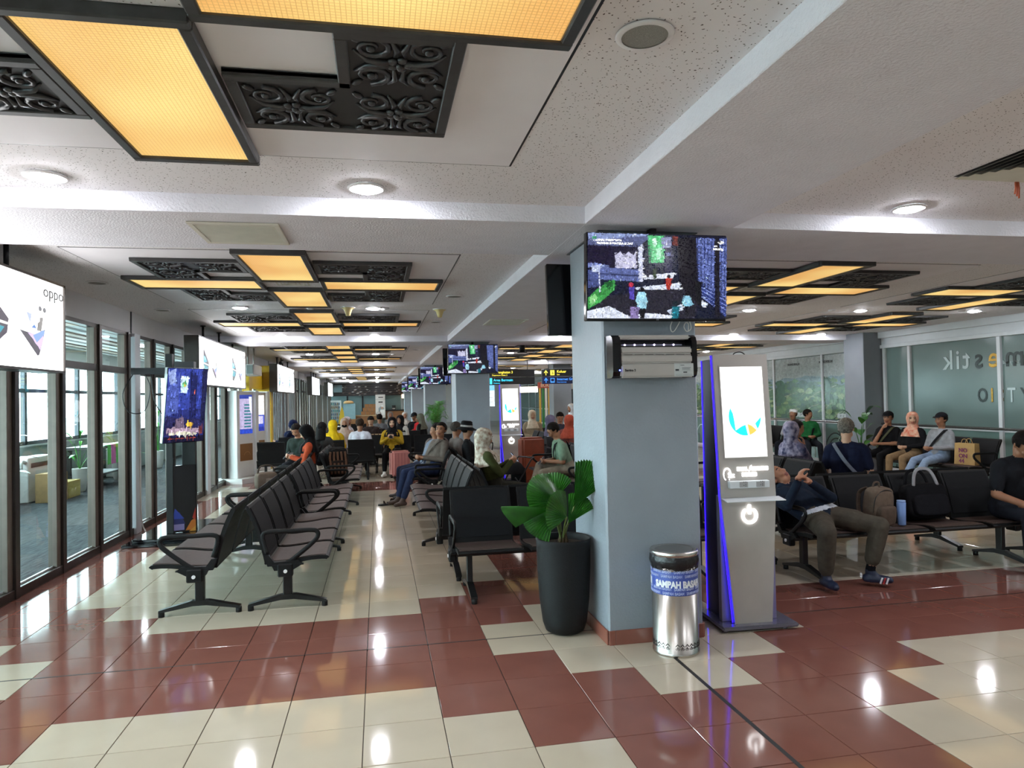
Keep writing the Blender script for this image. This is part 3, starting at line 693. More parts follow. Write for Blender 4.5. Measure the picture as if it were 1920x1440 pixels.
# loose white cable under the nearest screen
t=thing('cable','white cable loop hanging under the nearest screen','cable',(2.13,1.17,2.13))
g=B(); P=[(-.04,0,.06),(-.075,0,-.01),(-.07,-.004,-.05),(-.045,-.004,-.04),(0,0,.03),(.02,0,.05),(.06,-.004,.02),(.07,-.004,-.03),(.04,-.004,-.05),(.02,-.002,-.02),(.035,0,.01),(.055,0,0),(.05,-.004,-.05)]
g.tube(curve2(P,5),.0035,0,6); ob('wire',g,mat('white_cable','#d9d6d0',.4),t)
# ---------------------------------------------------------------- air sterilizer on the pillar
def purifier():
    r=thing('air_sterilizer','silver and black air sterilizer under the nearest screen','air purifier',(1.88,1.185,1.765))
    W,H,D=.292,.28,.16
    def side(x0,x1):
        pr=[(0,0),(-D+.035,0),(-D+.012,.012),(-D,.04),(-D,H-.05),(-D+.015,H-.015),(-D+.045,H),(0,H)]; g=B(); g.prism(pr,x0,x1,'x'); return g
    ob('end_cap',side(-W,-W+.055),M_gl,r); ob('end_cap',side(W-.035,W),M_gl,r)
    g=B(); g.prism([(0,.005),(-D+.02,.005),(-D+.02,H-.07),(-.05,H-.07),(-.05,H-.02),(0,H-.02)],-W+.055,W-.035,'x'); ob('body',g,M_dark,r)
    g=B()
    for z0,z1,y in ((.0,.09,-D-.012),(.092,.15,-D-.006),(.152,.2,-D)): g.bx(-W+.05,W-.028,y,-D+.03,z0,z1,0,.012,2)
    ob('front_cover',g,M_silver,r); g=B(); g.bx(-W+.045,W-.035,-D+.02,-.01,H-.028,H,0,.01,2); ob('top_cover',g,M_silver,r)
    g=B(); g.bx(-W+.07,W-.09,-D+.035,-D+.04,.212,.22); lb=ob('lamp_strip',g,mat('lamp_strip','#8d8aa0',.3),r)
    for k in range(6): g=B(); g.sph((-W+.095+.068*k,-D+.034,.216),.006,0,8,6); ob('led',g,emis('violet_led','#d8ccff',6),r)
    g=B(); g.sph((-W+.045,-D-.001,.05),.005,0,8,6); ob('led',g,emis('blue_led','#3a4cff',14),r)
    for k in range(6):
        g=B(); g.bx(-W+.075+.072*k,-W+.075+.072*k+.055,-D-.0075,-D-.005,.1485,.1515); ob('vent_slot',g,M_dark,r)
    txt('Sertica 2',.021,M_black,r,(-W+.075,-D-.0125,.042),bold=.0006)
    s=pic('label_sticker',r,[('#c4c9c8',rc(0,0,1,1)),('#aab0b0',rc(.02,.38,.98,.4)),('#2b3034',rc(.06,.42,.24,.56)),('#4a4f52',rc(.32,.83,.52,.87)),('#6a7072',rc(.4,.63,.86,.67)),('#7c8284',rc(.4,.55,.8,.58)),('#7c8284',rc(.4,.48,.84,.51)),('#33383a',rc(.46,.27,.66,.35)),('#9aa0a0',rc(.06,.06,.94,.09)),('#9aa0a0',rc(.06,.15,.94,.17)),('#9aa0a0',rc(.26,.42,.27,.97))],.135,.085,M_print,(.19,-D-.0128,.048)); return r
purifier()
# ---------------------------------------------------------------- charging kiosk
M_purple=emis('blue_led_strip','#2410ff',2.2); M_kw=mat('kiosk_silver','#b4aea8',.35,.25,.03,10); M_kd=mat('kiosk_navy','#20253a',.35,.4,.1,12); M_base=mat('kiosk_base','#7b7a86',.25,.5,.06,10)
def ring(u,v,r0,r1,a0,a1,n=20,rx=1): return [(u+rx*r1*cos(a0+(a1-a0)*k/n),v+r1*sin(a0+(a1-a0)*k/n)) for k in range(n+1)]+[(u+rx*r0*cos(a1-(a1-a0)*k/n),v+r0*sin(a1-(a1-a0)*k/n)) for k in range(n+1)]
def kiosk(x,y,rz,lab):
    r=thing('charging_kiosk',lab,'kiosk',(x,y,0),rz,'charging kiosks beside the pillars')
    g=B(); g.bx(-.255,.305,-.225,.22,.018,.045,0,.008,2); 
    for sx in (-1,1):
        for sy in (-1,1): g.cyl((sx*.22,sy*.18,0),(sx*.22,sy*.18,.018),.018,0,10)
    ob('base_plate',g,M_base,r)
    H=1.93
    g=B(); g.bx(-.185,.185,-.05,.0,.045,H-.03,0,.004); g.bx(-.18,.18,.01,.2,.045,H-.03,0,.004); ob('rear_column',g,M_kd,r)
    # front plate: upper panel leans back a little, lower plate tapers to the foot
    zs=.93; yb=-.135; yt=-.055
    def fy(z): return yb+(yt-yb)*(z-zs)/(H-zs)
    g=B(); v=[(-.205,fy(zs),zs),(.205,fy(zs),zs),(.205,fy(H),H),(-.205,fy(H),H)]
    w=[(a,b+.028,c) for a,b,c in v]
    for q in (v,w[::-1],[v[0],w[0],w[1],v[1]],[v[2],w[2],w[3],v[3]],[v[1],w[1],w[2],v[2]],[v[3],w[3],w[0],v[0]]): g.quad(q)
    bmesh.ops.remove_doubles(g.b,verts=g.b.verts[:],dist=1e-5); ob('upper_panel',g,M_kw,r)
    g=B(); v=[(-.138,-.165,.045),(.138,-.165,.045),(.205,yb,zs),(-.205,yb,zs)]; w=[(a,b+.025,c) for a,b,c in v]
    for q in (v,w[::-1],[v[0],w[0],w[1],v[1]],[v[2],w[2],w[3],v[3]],[v[1],w[1],w[2],v[2]],[v[3],w[3],w[0],v[0]]): g.quad(q)
    bmesh.ops.remove_doubles(g.b,verts=g.b.verts[:],dist=1e-5); lp=ob('lower_panel',g,M_kw,r)
    g=B(); g.bx(-.205,.205,-.1,-.05,.045,zs,0,.003); ob('inner_column',g,mat('kiosk_grey','#8d8b98',.35,.3),r)
    for s in (-1,1):
        g=B(); g.tube([(s*.146,-.14,.05),(s*.2075,yb+.03,zs),(s*.2075,yt+.03,H-.005)],.0042,0,6); ob('led_strip',g,M_purple,r)
        g=B(); g.tube([(s*.182,.2,.05),(s*.182,.2,H-.03)],.0035,0,6); ob('led_strip',g,M_purple,r)
    a=math.atan2(yt-yb,H-zs); 
    def on(z): return (0,fy(z)-.002,z)
    def dot(poly,c): return (c,poly)
    u0,v0=.5,.47
    PL=[('#ffffff',rc(0,0,1,1))]
    cx,cy,rx,ry=.52,.44,.38,.205
    E=lambda a,q=1:(cx+rx*q*cos(a),cy+ry*q*sin(a))
    PL+=[('#22c8cc',[E(R(150+7*k)) for k in range(13)]+[E(R(218),.8),E(R(190),.68),E(R(165),.75)]),('#18bcc4',[E(R(228+5*k)) for k in range(11)]+[E(R(272),.42),E(R(245),.55)]),('#ef9a45',[E(R(284+5*k)) for k in range(7)]+[E(R(310),.62),E(R(290),.4)]),('#22c4c4',[E(R(319+5*k)) for k in range(9)]+[E(R(330),.72)]),('#b4ecea',[E(R(68+5*k)) for k in range(12)]+[E(R(110),.9),E(R(85),.88)]),('#fbe6c0',[E(R(5+5*k)) for k in range(8)]+[E(R(20),.7)])]
    sc=pic('screen',r,PL,.318,.645,M_kscr,(0,fy(1.52)-.003,1.52),(a*-1,0,0),step=.0003)
    g=B()
    for q in ((-.168,.168,-.332,-.324),(-.168,.168,.324,.332),(-.168,-.16,-.324,.324),(.16,.168,-.324,.324)): g.bx(q[0],q[1],-.004,.004,q[2],q[3])
    ob('bezel',g,M_silver,sc,(0,.002,0))
    z=1.105; txt('DUAL',.034,M_wl,r,(-.075,fy(z)-.004,z),(pi/2-a,0,0),bold=.0014,sx=.9); txt('CHARGING',.034,M_wl,r,(.03,fy(z)-.004,z),(pi/2-a,0,0),bold=.0014,sx=.72); txt('DEVICES',.034,M_wl,r,(-.04,fy(z-.04)-.004,z-.04),(pi/2-a,0,0),bold=.0014,sx=.85)
    g=B(); g.prism([(.012,1.096),(.024,1.115),(.017,1.117),(.032,1.142),(.026,1.123),(.033,1.122)],fy(z)-.005,fy(z)-.002,'y'); g.prism(ring(-.15,1.08,.04,.047,-.3,2*pi-.9,20,.62),fy(z)-.005,fy(z)-.002,'y'); ob('emblem',g,M_wl,r)
    txt('2x',.046,M_wl,r,(-.145,fy(z-.04)-.005,z-.045),(pi/2-a,0,0),bold=.001)
    s=B(); s.bx(-.15,.145,fy(1.0)-.035,fy(1.0)+.01,.985+.02,1.06-.005,0,.003); so=ob('socket_box',s,M_alu,r,(0,0,-.02))
    for sx in (-.08,.045):
        q=B(); q.bx(sx,sx+.06,fy(1.0)-.039,fy(1.0)-.03,1.012,1.05); so2=ob('socket',q,mat('socket_grey','#a09fa0',.5),so)
        q=B()
        for a_,b_ in ((.03,.044),(.044,.044),(.044,.026),(.03,.02),(.044,.016)): q.cyl((sx+a_,fy(1.0)-.041,1.006+b_),(sx+a_,fy(1.0)-.038,1.006+b_),.0028,0,8)
        ob('socket_hole',q,M_dark,so)
    g=B(); g.prism([(yb+.0,.0),(yb-.1,-.012),(yb-.1,-.007),(yb,.006)],-.205,.225,'x'); ob('shelf',g,M_alu,r,(0,0,zs-.018))
    g=B(); zc=.79; yy=-.146; g.prism(ring(0,zc,.042,.058,pi*.5+.62,pi*2.5-.62,30),yy-.004,yy+.012,'y'); g.bx(-.008,.008,yy-.004,yy+.012,zc+.01,zc+.075); ob('power_symbol',g,M_wl,r)
    g=B(); g.tube(curve2([(-.02,.03,H-.03),(.0,.03,H+.015),(.06,.03,H+.02),(.11,.03,H-.03)],4),.004,0,6); ob('cable',g,M_dark,r)
    return r
M_kscr=attrmat('kiosk_screen',1.1,.15)
kiosk(2.66,1.40,R(-3),'silver charging kiosk with lit white screen beside the nearest pillar')
kiosk(2.72,10.6,R(-3),'silver charging kiosk beside the second pillar, behind the man in pale green')
kiosk(2.72,19.6,R(-3),'silver charging kiosk beside the third pillar, mostly hidden')
# ---------------------------------------------------------------- waste bin
def bend(me,rad,ang0):
    for v in me.vertices:
        th=v.co.x/rad+ang0; rr=rad-v.co.y; v.co.x,v.co.y=rr*sin(th),-rr*cos(th)
def bin_():
    r=thing('waste_bin','stainless steel pedal bin with blue SAMPAH BASAH band','bin',(1.965,1.005,0),R(-8))
    M_ss=mat('brushed_steel','#c9c6c0',.27,1,.05,4,stretch=(60,60,1)); M_band=mat('blue_band','#4659a8',.35,0,.06,20); M_bag=mat('black_bag','#141417',.35,0,.2,30,bump=.6,bscale=40)
    g=B(); g.lathe([(.148,0),(.15,.004),(.15,.02),(.146,.024),(.146,.6),(.13,.6)],0,48,cap1=False); ob('drum',g,M_ss,r)
    g=B(); g.lathe([(.152,.625),(.155,.63),(.155,.648),(.15,.655),(.128,.657),(.12,.652)],0,48,cap0=False,cap1=False); ob('rim',g,M_ss,r)
    g=B(); g.lathe([(.0,.656),(.06,.6555),(.119,.653)],0,40,cap0=False,cap1=False); ob('swing_lid',g,mat('dull_steel','#8c8a87',.35,.9,.05,8),r)
    rnd=random.Random(4); n=56
    g=B(); g.grid(lambda u,v:((lambda a,rr:(rr*cos(a),rr*sin(a),.628-.078*v+(.012*sin(5*a)+.006*sin(13*a) if v>.9 else 0)))(2*pi*u,.149+.008*sin(pi*min(v*1.1,1))+.0025*sin(23*2*pi*u+6*v)+.002*sin(41*2*pi*u))),n,8,0,True); ob('liner_bag',g,M_bag,r)
    g=B(); g.lathe([(.1468,.385),(.1475,.387),(.1475,.533),(.1468,.535)],0,48,cap0=False,cap1=False); ob('band',g,M_band,r)
    pale=mat('band_print_pale','#a9b4dc',.4); whit=mat('band_print_white','#eef0f2',.4)
    for z,off in ((.497,.02),(.418,-.05),(.391,.03),(.525,-.05)):
        for k in range(6):
            t=txt('SAMPAH BASAH',.024,pale,r,(0,0,0),None,bold=.0004,sx=.8); t.data.transform(Matrix.Translation((off+.155*k-.46,z,0))@Matrix()); t.data.transform(Matrix.Rotation(pi/2,4,'X')); bend(t.data,.1482,0)
    for k in range(2):
        t=txt('SAMPAH BASAH',.056,whit,r,(0,0,0),None,bold=.0026,sx=.8); t.data.transform(Matrix.Translation((-.172+.38*(k-1),.437,0))); t.data.transform(Matrix.Rotation(pi/2,4,'X')); bend(t.data,.149,0)
    mo=mat('pierced_dark','#1d1b18',.7)
    for zc in (.06,.548):
        g=B()
        for k in range(30):
            if k%10==3: continue
            x=.031*k-.465
            g.prism([(x-.013,zc+.012),(x,zc+.026),(x+.013,zc+.012),(x+.013,zc+.007),(x,zc+.02),(x-.013,zc+.007)],-.0005,.0012,'y')
            g.prism(ring(x-.006,zc-.006,.004,.0062,.3,5.2,10),-.0005,.0012,'y'); g.prism(ring(x+.006,zc-.006,.004,.0062,-2.1,2.8,10),-.0005,.0012,'y'); g.prism([(x-.002,zc+.006),(x,zc+.011),(x+.002,zc+.006),(x,zc-.014)],-.0005,.0012,'y')
        me=g.mesh('pierced_band',mo); bend(me,.1472,0); ob('pierced_band',me,None,r,kind='stuff')
    return r
bin_()
# ---------------------------------------------------------------- potted fan palm by the pillar
def pot(r,mt,soil=True,s=1):
    g=B(); g.lathe([(.02*s,0),(.1*s,.002),(.125*s,.018*s),(.143*s,.07*s),(.162*s,.22*s),(.173*s,.42*s),(.176*s,.585*s),(.18*s,.6*s),(.176*s,.606*s),(.165*s,.6*s),(.16*s,.56*s)],0,44,cap1=False); ob('pot',g,mt,r)
    if soil: g=B(); g.lathe([(.0,.565*s),(.08*s,.572*s),(.162*s,.56*s)],0,28,cap0=False,cap1=False); ob('soil',g,mat('soil','#33281f',.95,0,.5,60,bump=1,bscale=80),r)
M_leafA=mat('fan_leaf','#17480f',.3,0,.25,9,col2='#2f6e1c',spec=.6); M_stalk=mat('leaf_stalk','#5f6a34',.5,0,.2,20); M_bark=mat('fibrous_base','#4b3a26',.9,0,.4,40)
def fan(r,base,hub,tipdir,nrm,rad,spread,np_=22,droop=.12,curl=0,name='leaf'):
    hub=Vector(hub); d=Vector(tipdir).normalized(); n=Vector(nrm); n=(n-d*n.dot(d)).normalized(); s=d.cross(n)
    def f(u,v):
        k=u*2*np_; a=(u-.5)*spread; rr=rad*(1-.10*abs(2*u-1)**2)*(v if v<.999 else 1-.035*(int(round(k))%2))
        z=(.5-(int(round(k))%2))*.035*rad*min(1,v*1.6)
        p=d*cos(a)+s*sin(a)
        return hub+p*rr+n*(z-droop*rad*v*v+curl*rad*(2*u-1)**2*v)
    g=B(); g.grid(f,2*np_,6)
    for q in g.b.faces: q.smooth=False
    l=ob(name,g,M_leafA,r)
    g=B(); m=(Vector(base)*.5+hub*.5)+Vector((0,0,.03)); g.tube(curve2([tuple(base),tuple(m),tuple(hub)],5),[.009]*3+[.007]*7+[.005],0,7); ob('stalk',g,M_stalk,r)
r=thing('potted_fan_palm','pleated fan palm in tall black pot against the nearest pillar','potted plant',(1.366,1.535,0))
pot(r,mat('black_ribbed_pot','#141618',.5,0,.12,6,bump=.35,bscale=90,stretch=(1,1,6),spec=.25),s=1.09)
b=(-.005,0,.6)
fan(r,b,(.075,-.05,.88),(.42,-.12,.8),(-.5,-.8,.2),.35,R(54),16,.03,.06)
fan(r,b,(-.03,.03,.9),(-.5,.1,.6),(.2,-.7,.7),.25,R(150),26,.14)
fan(r,b,(-.1,-.08,.87),(-.97,-.15,.12),(.05,-.35,.95),.36,R(52),18,.1,-.12)
fan(r,b,(-.0,-.11,.82),(-.45,-.3,.45),(-.1,-.85,.55),.2,R(130),20,.16)
fan(r,b,(.03,-.04,.76),(.4,-.14,.75),(-.3,-.9,.3),.23,R(60),14,.06)
fan(r,b,(-.02,.09,.92),(-.15,.35,.9),(-.2,-.9,.3),.2,R(110),18,.1)
fan(r,b,(-.06,-.03,.84),(-.85,-.25,-.25),(.2,-.5,.85),.24,R(90),16,.2,-.1)
g=B()
for k in range(9):
    a=k*.7; g.tube([(.02*cos(a),.02*sin(a),.56),(.03*cos(a+.3),.03*sin(a+.3),.63),(.02*cos(a+.5),.02*sin(a+.5),.7)],[.012,.009,.004],0,5)
ob('trunk',g,M_bark,r)
# feathery palm in front of the third pillar
def palm(x,y,lab,h=1.55,n=16,seed=2,spread=.75,potmat=None):
    r=thing('potted_palm',lab,'potted plant',(x,y,0)); pot(r,potmat or mat('white_pot','#c9c7c2',.5),s=.8); rd=random.Random(seed)
    for k in range(n):
        a=2*pi*k/n*2.4+rd.random(); L=h*(.7+.3*rd.random())-.45; o=spread*(.35+.65*rd.random()); g=B()
        P=curve2([(0,0,.45),(o*.18*cos(a),o*.18*sin(a),.45+L*.55),(o*.55*cos(a),o*.55*sin(a),.45+L*.95),(o*cos(a),o*sin(a),.45+L*(.98-.25*rd.random()))],5)
        g.tube(P,[.008*(1-.8*i/(len(P)-1)) for i in range(len(P))],1,4)
        for i in range(4,len(P)):
            for sd in (-1,1):
                for hh in (0,.5):
                    if i+1>=len(P) and hh: continue
                    p=Vector(P[i]) if not hh else (Vector(P[i])+Vector(P[i+1]))/2
                    t=(Vector(P[i])-Vector(P[i-1])).normalized(); s=t.cross(Vector((0,0,1))).normalized()*sd; ll=.2*(1-.5*abs(i/len(P)-.6))
                    e=p+(s*.8+t*.7-Vector((0,0,.35))).normalized()*ll; w=t*.012
                    g.quad([p-w,p+w*.5,e,e-w*.2])
        ob('frond',g,[M_leafB,M_stalk],r)
    return r
M_leafB=mat('palm_leaf','#2f7a2b',.45,0,.3,12,col2='#57993f')
palm(1.86,18.4,'tall feathery palm standing before the third grey pillar',1.62,18,2,.5)
# ---------------------------------------------------------------- hanging advertising light boxes by the windows
M_lb=attrmat('lightbox_face',2.3,.3)
def shiftp(pl,u0,su): return [(c,[(u0+su*u,v) for u,v in p]) for c,p in pl]
ART=[('#3a3540',[(.0,.93),(.05,.95),(.36,.52),(.34,.3),(.12,.02),(.0,.05)]),('#2e8fa0',[(.02,.74),(.14,.7),(.24,.55),(.02,.5)]),('#9fd6de',[(.06,.7),(.1,.72),(.14,.62),(.08,.58)]),('#c2c4c0',[(.0,.52),(.35,.46),(.36,.42),(.0,.46)]),('#2f7f8e',[(.0,.44),(.3,.38),(.2,.2),(.0,.22)]),('#4a4a48',[(.0,.2),(.2,.19),(.13,.02),(.0,.05)]),('#e8f27a',[(.0,.4),(.05,.39),(.05,.33),(.0,.34)]),
     ('#3d3a42',[(.5,.39),(.72,.355),(.86,.4),(.9,.5),(.87,.3),(.8,.02),(.77,.0)]),('#b69fd0',[(.62,.36),(.72,.35),(.86,.45),(.87,.3),(.81,.1),(.78,.16),(.74,.2),(.7,.27)]),('#6a86b8',[(.7,.33),(.88,.46),(.88,.38),(.76,.22)]),
     ('#8f9ad0',[(.6,.7),(.68,.68),(.66,.52),(.63,.6)]),('#4a6ea8',[(.67,.45),(.76,.45),(.72,.52)]),('#6c6a68',[(.8,.65),(.86,.66),(.83,.42),(.76,.42),(.77,.55),(.8,.58)]),('#55565a',circ(.81,.8,.028,.045)),('#55565a',circ(.88,.79,.028,.045)),('#c9cbd0',[(.52,.58),(.54,.5),(.55,.47),(.53,.47)])]
LBW=3.62
def lightbox(y1,lab,art=True,n=2):
    r=thing('advertising_lightbox',lab,'light box',(-2.46,y1-LBW/2,2.295),pi/2,'hanging light boxes along the windows')
    w,h=LBW,.73
    g=B(); g.bx(-w/2,w/2,.012,.2,-h/2,h/2,0,.004)
    for q in ((-w/2,w/2,-h/2,-h/2+.018),(-w/2,w/2,h/2-.018,h/2),(-w/2,-w/2+.018,-h/2,h/2),(w/2-.018,w/2,-h/2,h/2)): g.bx(q[0],q[1],-.006,.014,q[2],q[3])
    ob('housing',g,M_bronze,r)
    PL=[('#ffffff',rc(0,0,1,1))]
    if art:
        for u0 in (.08,.655): PL+=shiftp([(c,[(u,.14+.66*v) for u,v in p]) for c,p in ART],u0,.28)
    if not art: PL=[('#e6f2fa',rc(0,0,1,1)),('#ffffff',rc(.1,.5,.8,.9))]
    pic('face',r,[(tuple(.4*q for q in C(c)[:3]) if c!='#ffffff' and art else c,p) for c,p in PL],w-.036,h-.036,M_lb,(0,.006,0),step=.0004)
    if art: txt('oppo',.13,mat('logo_grey','#5f6266',.4),r,(w/2-.41,-.013,h/2-.145),name='logo',sx=1.3)
    for x in (-1.1,0,1.1):
        g=B(); g.cyl((x,.1,h/2),(x,.1,2.87-2.295),.018,0,10); g.cyl((x,.1,2.855-2.295),(x,.1,2.869-2.295),.04,0,12); ob('hanger',g,M_dark,r)
    return r
lightbox(3.13,'glowing white light box at the upper left, nearest the camera'); lightbox(11.12,'glowing white light box above the tilted screen, second from the camera')
lightbox(19.1,'glowing white light box beyond the yellow portal, third from the camera'); lightbox(28.6,'pale blue glowing light box far along the windows, fourth',False); lightbox(37.4,'small pale light box farthest along the windows, fifth',False)
# ---------------------------------------------------------------- tilted portrait screen on a black stand
def totem():
    r=thing('screen_stand','black floor stand with tilted portrait screen by the windows','display stand',(-2.42,5.95,0))
    g=B(); g.bx(-.42,.38,-.46,1.1,0,.035,0,.006); g.bx(-.34,.3,-.36,1.0,.035,.075,0,.006); ob('base',g,M_gl,r)
    g=B(); g.bx(-.05,.03,-.03,.05,.075,2.28,0,.004); ob('post',g,M_black,r); g=B(); g.bx(.06,.22,.25,.33,.075,1.7,0,.004); ob('post',g,M_black,r)
    g=B(); g.bx(-.03,.2,.3,.42,1.7,2.2,0,.004); g.bx(-.45,-.05,.0,.08,2.03,2.11,0,.004); ob('control_box',g,mat('grey_box','#3b3c40',.45),r)
    p=pic('printed_panel',r,[('#1a1a1e',rc(0,0,1,1)),('#2b2f66',[(0,.12),(.55,.12),(.3,.3),(0,.28)]),('#2a3f9a',[(0,.2),(.5,.2),(.1,.36)]),('#8a7fb0',[(0,.03),(.5,.03),(.5,.12),(0,.12)]),('#c0702c',[(.55,.02),(1,.02),(1,.2),(.8,.16)]),('#a8322c',[(.85,.2),(1,.16),(1,.36)]),('#c98f3c',[(.7,.0),(1,.0),(1,.08)])],.26,.82,M_print,(.14,.02,.49),(0,0,R(20)))
    g=B(); g.box((.14,.045,.49),(.26,.04,.82),0,(0,0,R(20))); ob('lower_panel',g,M_gl,r)
    g=B(); g.bx(-.285,.285,0,.05,-.46,.46,0,.006); s=ob('screen_case',g,M_alu,r,(.18,-.02,1.64),(R(7),0,R(52))); g=B(); g.bx(-.285,.285,-.006,.004,-.46,.46); ob('bezel',g,M_gl,s)
    L=[('#232a66',rc(0,0,1,1)),('#2f3c8c',rc(.0,.45,1,1)),('#46549c',[(0,.72),(.3,.95),(.3,.4),(0,.35)]),('#7f8fc0',[(0,.95),(.18,1),(.2,.8),(.05,.78)]),('#b9cfe6',[(.3,.9),(.52,.9),(.5,.66),(.34,.68)]),('#58a070',circ(.42,.79,.06,.035)),('#d8b84a',circ(.43,.775,.035,.02)),('#1b2050',[(.55,.95),(.75,.95),(.75,.3),(.6,.3)]),('#1a1c40',[(.85,1),(1,1),(1,.1),(.9,.2)]),('#22224a',[(0,.35),(1,.3),(1,.1),(0,.1)]),
       ('#6a5a70',[(.25,.32),(.45,.34),(.5,.18),(.25,.18)]),('#c9a03a',circ(.62,.24,.1,.03)),('#9a8496',[(.05,.2),(.9,.18),(.95,.12),(.05,.13)]),('#c8c4b0',[(.1,.13),(.4,.15),(.8,.12),(.85,.09),(.1,.1)]),('#5a2a30',[(.85,.2),(.96,.22),(.96,.1),(.88,.1)]),('#15132a',rc(0,0,1,.08)),('#8a3a34',rc(.1,.045,.8,.055)),('#d0604a',circ(.68,.68,.02,.012))]
    pic('screen',s,L,.555,.905,M_scr2,(0,-.0075,0),step=.0003,dab=dabs(L,900,.02,5,.5))
    g=B(); g.bx(-.06,.06,.05,.14,-.08,.3); ob('mount',g,M_dark,s)
    t=thing('cable','black cable loops hanging beside the tilted screen','cable',(-2.6,5.95,2.0)); g=B(); g.tube(curve2([(-.25,.05,.05),(-.36,.0,-.2),(-.3,0,-.42),(-.12,0,-.42),(-.05,0,-.15),(-.12,.05,.03)],6),.006,0,6); g.tube(curve2([(-.05,.04,.03),(.0,.0,-.3),(.1,.03,-.5)],6),.006,0,6); ob('wire',g,M_dark,t)
    t=thing('cable','pale cable coiled on the floor beside the white window post','cable',(-2.85,6.3,.006)); g=B(); g.tube(curve2([(-.1,.2,1.6),(-.09,.2,.3),(-.02,.15,.02),(.1,-.1,.004),(.2,-.25,.004),(.05,-.3,.004),(.0,-.1,.004),(.2,.0,.004),(.3,-.1,.004)],6),.008,0,6); ob('wire',g,mat('white_cable','#d9d6d0',.4),t)
M_scr2=attrmat('portrait_picture',.75,.12,.5,18)
totem()
# ---------------------------------------------------------------- white check-in kiosks, yellow portal
M_kwh=mat('white_lacquer','#e0dedb',.3,0,.03,6); M_ply=mat('brown_panel','#8a5f3a',.4,0,.2,6)
def wkiosk(x,y,rz,lab,pl):
    r=thing('white_kiosk',lab,'kiosk',(x,y,0),rz)
    g=B(); g.prism([(-.42,-.34),(.42,-.34),(.5,-.1),(.5,.3),(-.5,.3),(-.5,-.1)],.0,.1,'z'); ob('plinth',g,M_kwh,r)
    g=B(); g.bx(-.28,.28,-.06,.2,.1,1.9,0,.01); ob('cabinet',g,M_kwh,r)
    for s in (-1,1): g=B(); g.bx(s*.28-.045,s*.28+.045,-.13,.2,.1,1.92,0,.008); ob('side_fin',g,M_kwh,r)
    pic('screen',r,pl,.4,.82,M_scr2,(0,-.063,1.42),step=.0006); pic('lower_panel',r,[('#8a6038',rc(0,0,1,1)),('#a87a4c',ring(.6,.3,.2,.24,0,3,12))],.4,.36,M_print,(0,-.063,.62),step=.0006); return r
A=[('#2c3a8c',rc(0,0,1,1)),('#a89fc0',rc(.02,.12,.98,.9))]+[('#2d6a78',rc(.4,.16+.08*k,.9,.2+.08*k)) for k in range(8)]+[('#2a44b0',rc(0,0,1,.1)),('#e8f0ff',[(.75,.95),(.95,.95),(.95,.5),(.8,.6)])]
Bp=[('#e0dedb',rc(0,0,1,1)),('#3648b0',rc(0,.0,1,.45)),('#b8b4d8',rc(.1,.2,.9,.42)),('#d8d4e0',[(.3,.2),(.6,.2),(.6,.42),(.3,.42)]),('#26308c',rc(0,0,1,.12))]
wkiosk(-2.72,12.25,R(58),'white kiosk with blue timetable screen by the windows, nearer of the pair',A); wkiosk(-2.66,13.45,R(58),'white kiosk with half white screen, farther of the pair',Bp)
M_yel=mat('yellow_panel','#c9a11f',.4,0,.06,5)
r=thing('yellow_portal','tall yellow door surround beyond the white kiosks','door surround',(-2.95,15.2,0)); 
for q in ((-.06,.3,.45,.8,0,2.62),(-.06,.1,-1.45,.45,2.0,2.45),(-.06,.1,-1.45,-1.15,0,2.0)):
    g=B(); g.bx(*q,0,.005); ob('panel',g,M_yel,r)
g=B(); g.bx(.295,.31,.5,.75,2.2,2.5); g.bx(.308,.32,.52,.73,2.34,2.36); ob('niche',g,M_dark,r)
r=thing('wall_speaker','white box speaker hung on two rods by the windows','speaker',(-2.6,12.55,2.36)); g=B(); g.bx(-.14,.14,-.5,.5,-.11,.11,0,.01); ob('box',g,M_white,r); g=B(); g.bx(.0,.12,-.512,-.5,-.09,.09); ob('mesh_front',g,mat('speaker_grey','#8f9794',.6),r)
for y in (-.35,.35): g=B(); g.cyl((0,y,.11),(0,y,2.869-2.36),.018,0,8); ob('rod',g,M_silver,r)
r=thing('security_camera','small black security camera on the ceiling by the light box','camera',(-2.5,16.5,ZC)); g=B(); g.cyl((0,0,0),(0,0,-.1),.015,0,8); ob('stem',g,M_dark,r); g=B(); g.cyl((.0,.08,-.1),(.0,-.12,-.16),.045,0,12); ob('body',g,M_black,r)
# grey roller strips in front of the far windows
for i,y in enumerate([16.4+.42*k for k in range(18)]):
    g=B(); g.bx(-2.99,-2.97,y,y+.27,.02,2.5,0,.004); o=ob('blind_strip',g,mat('grey_blind','#6e7074',.6,0,.15,2),bpy.data.objects['wall_left'])
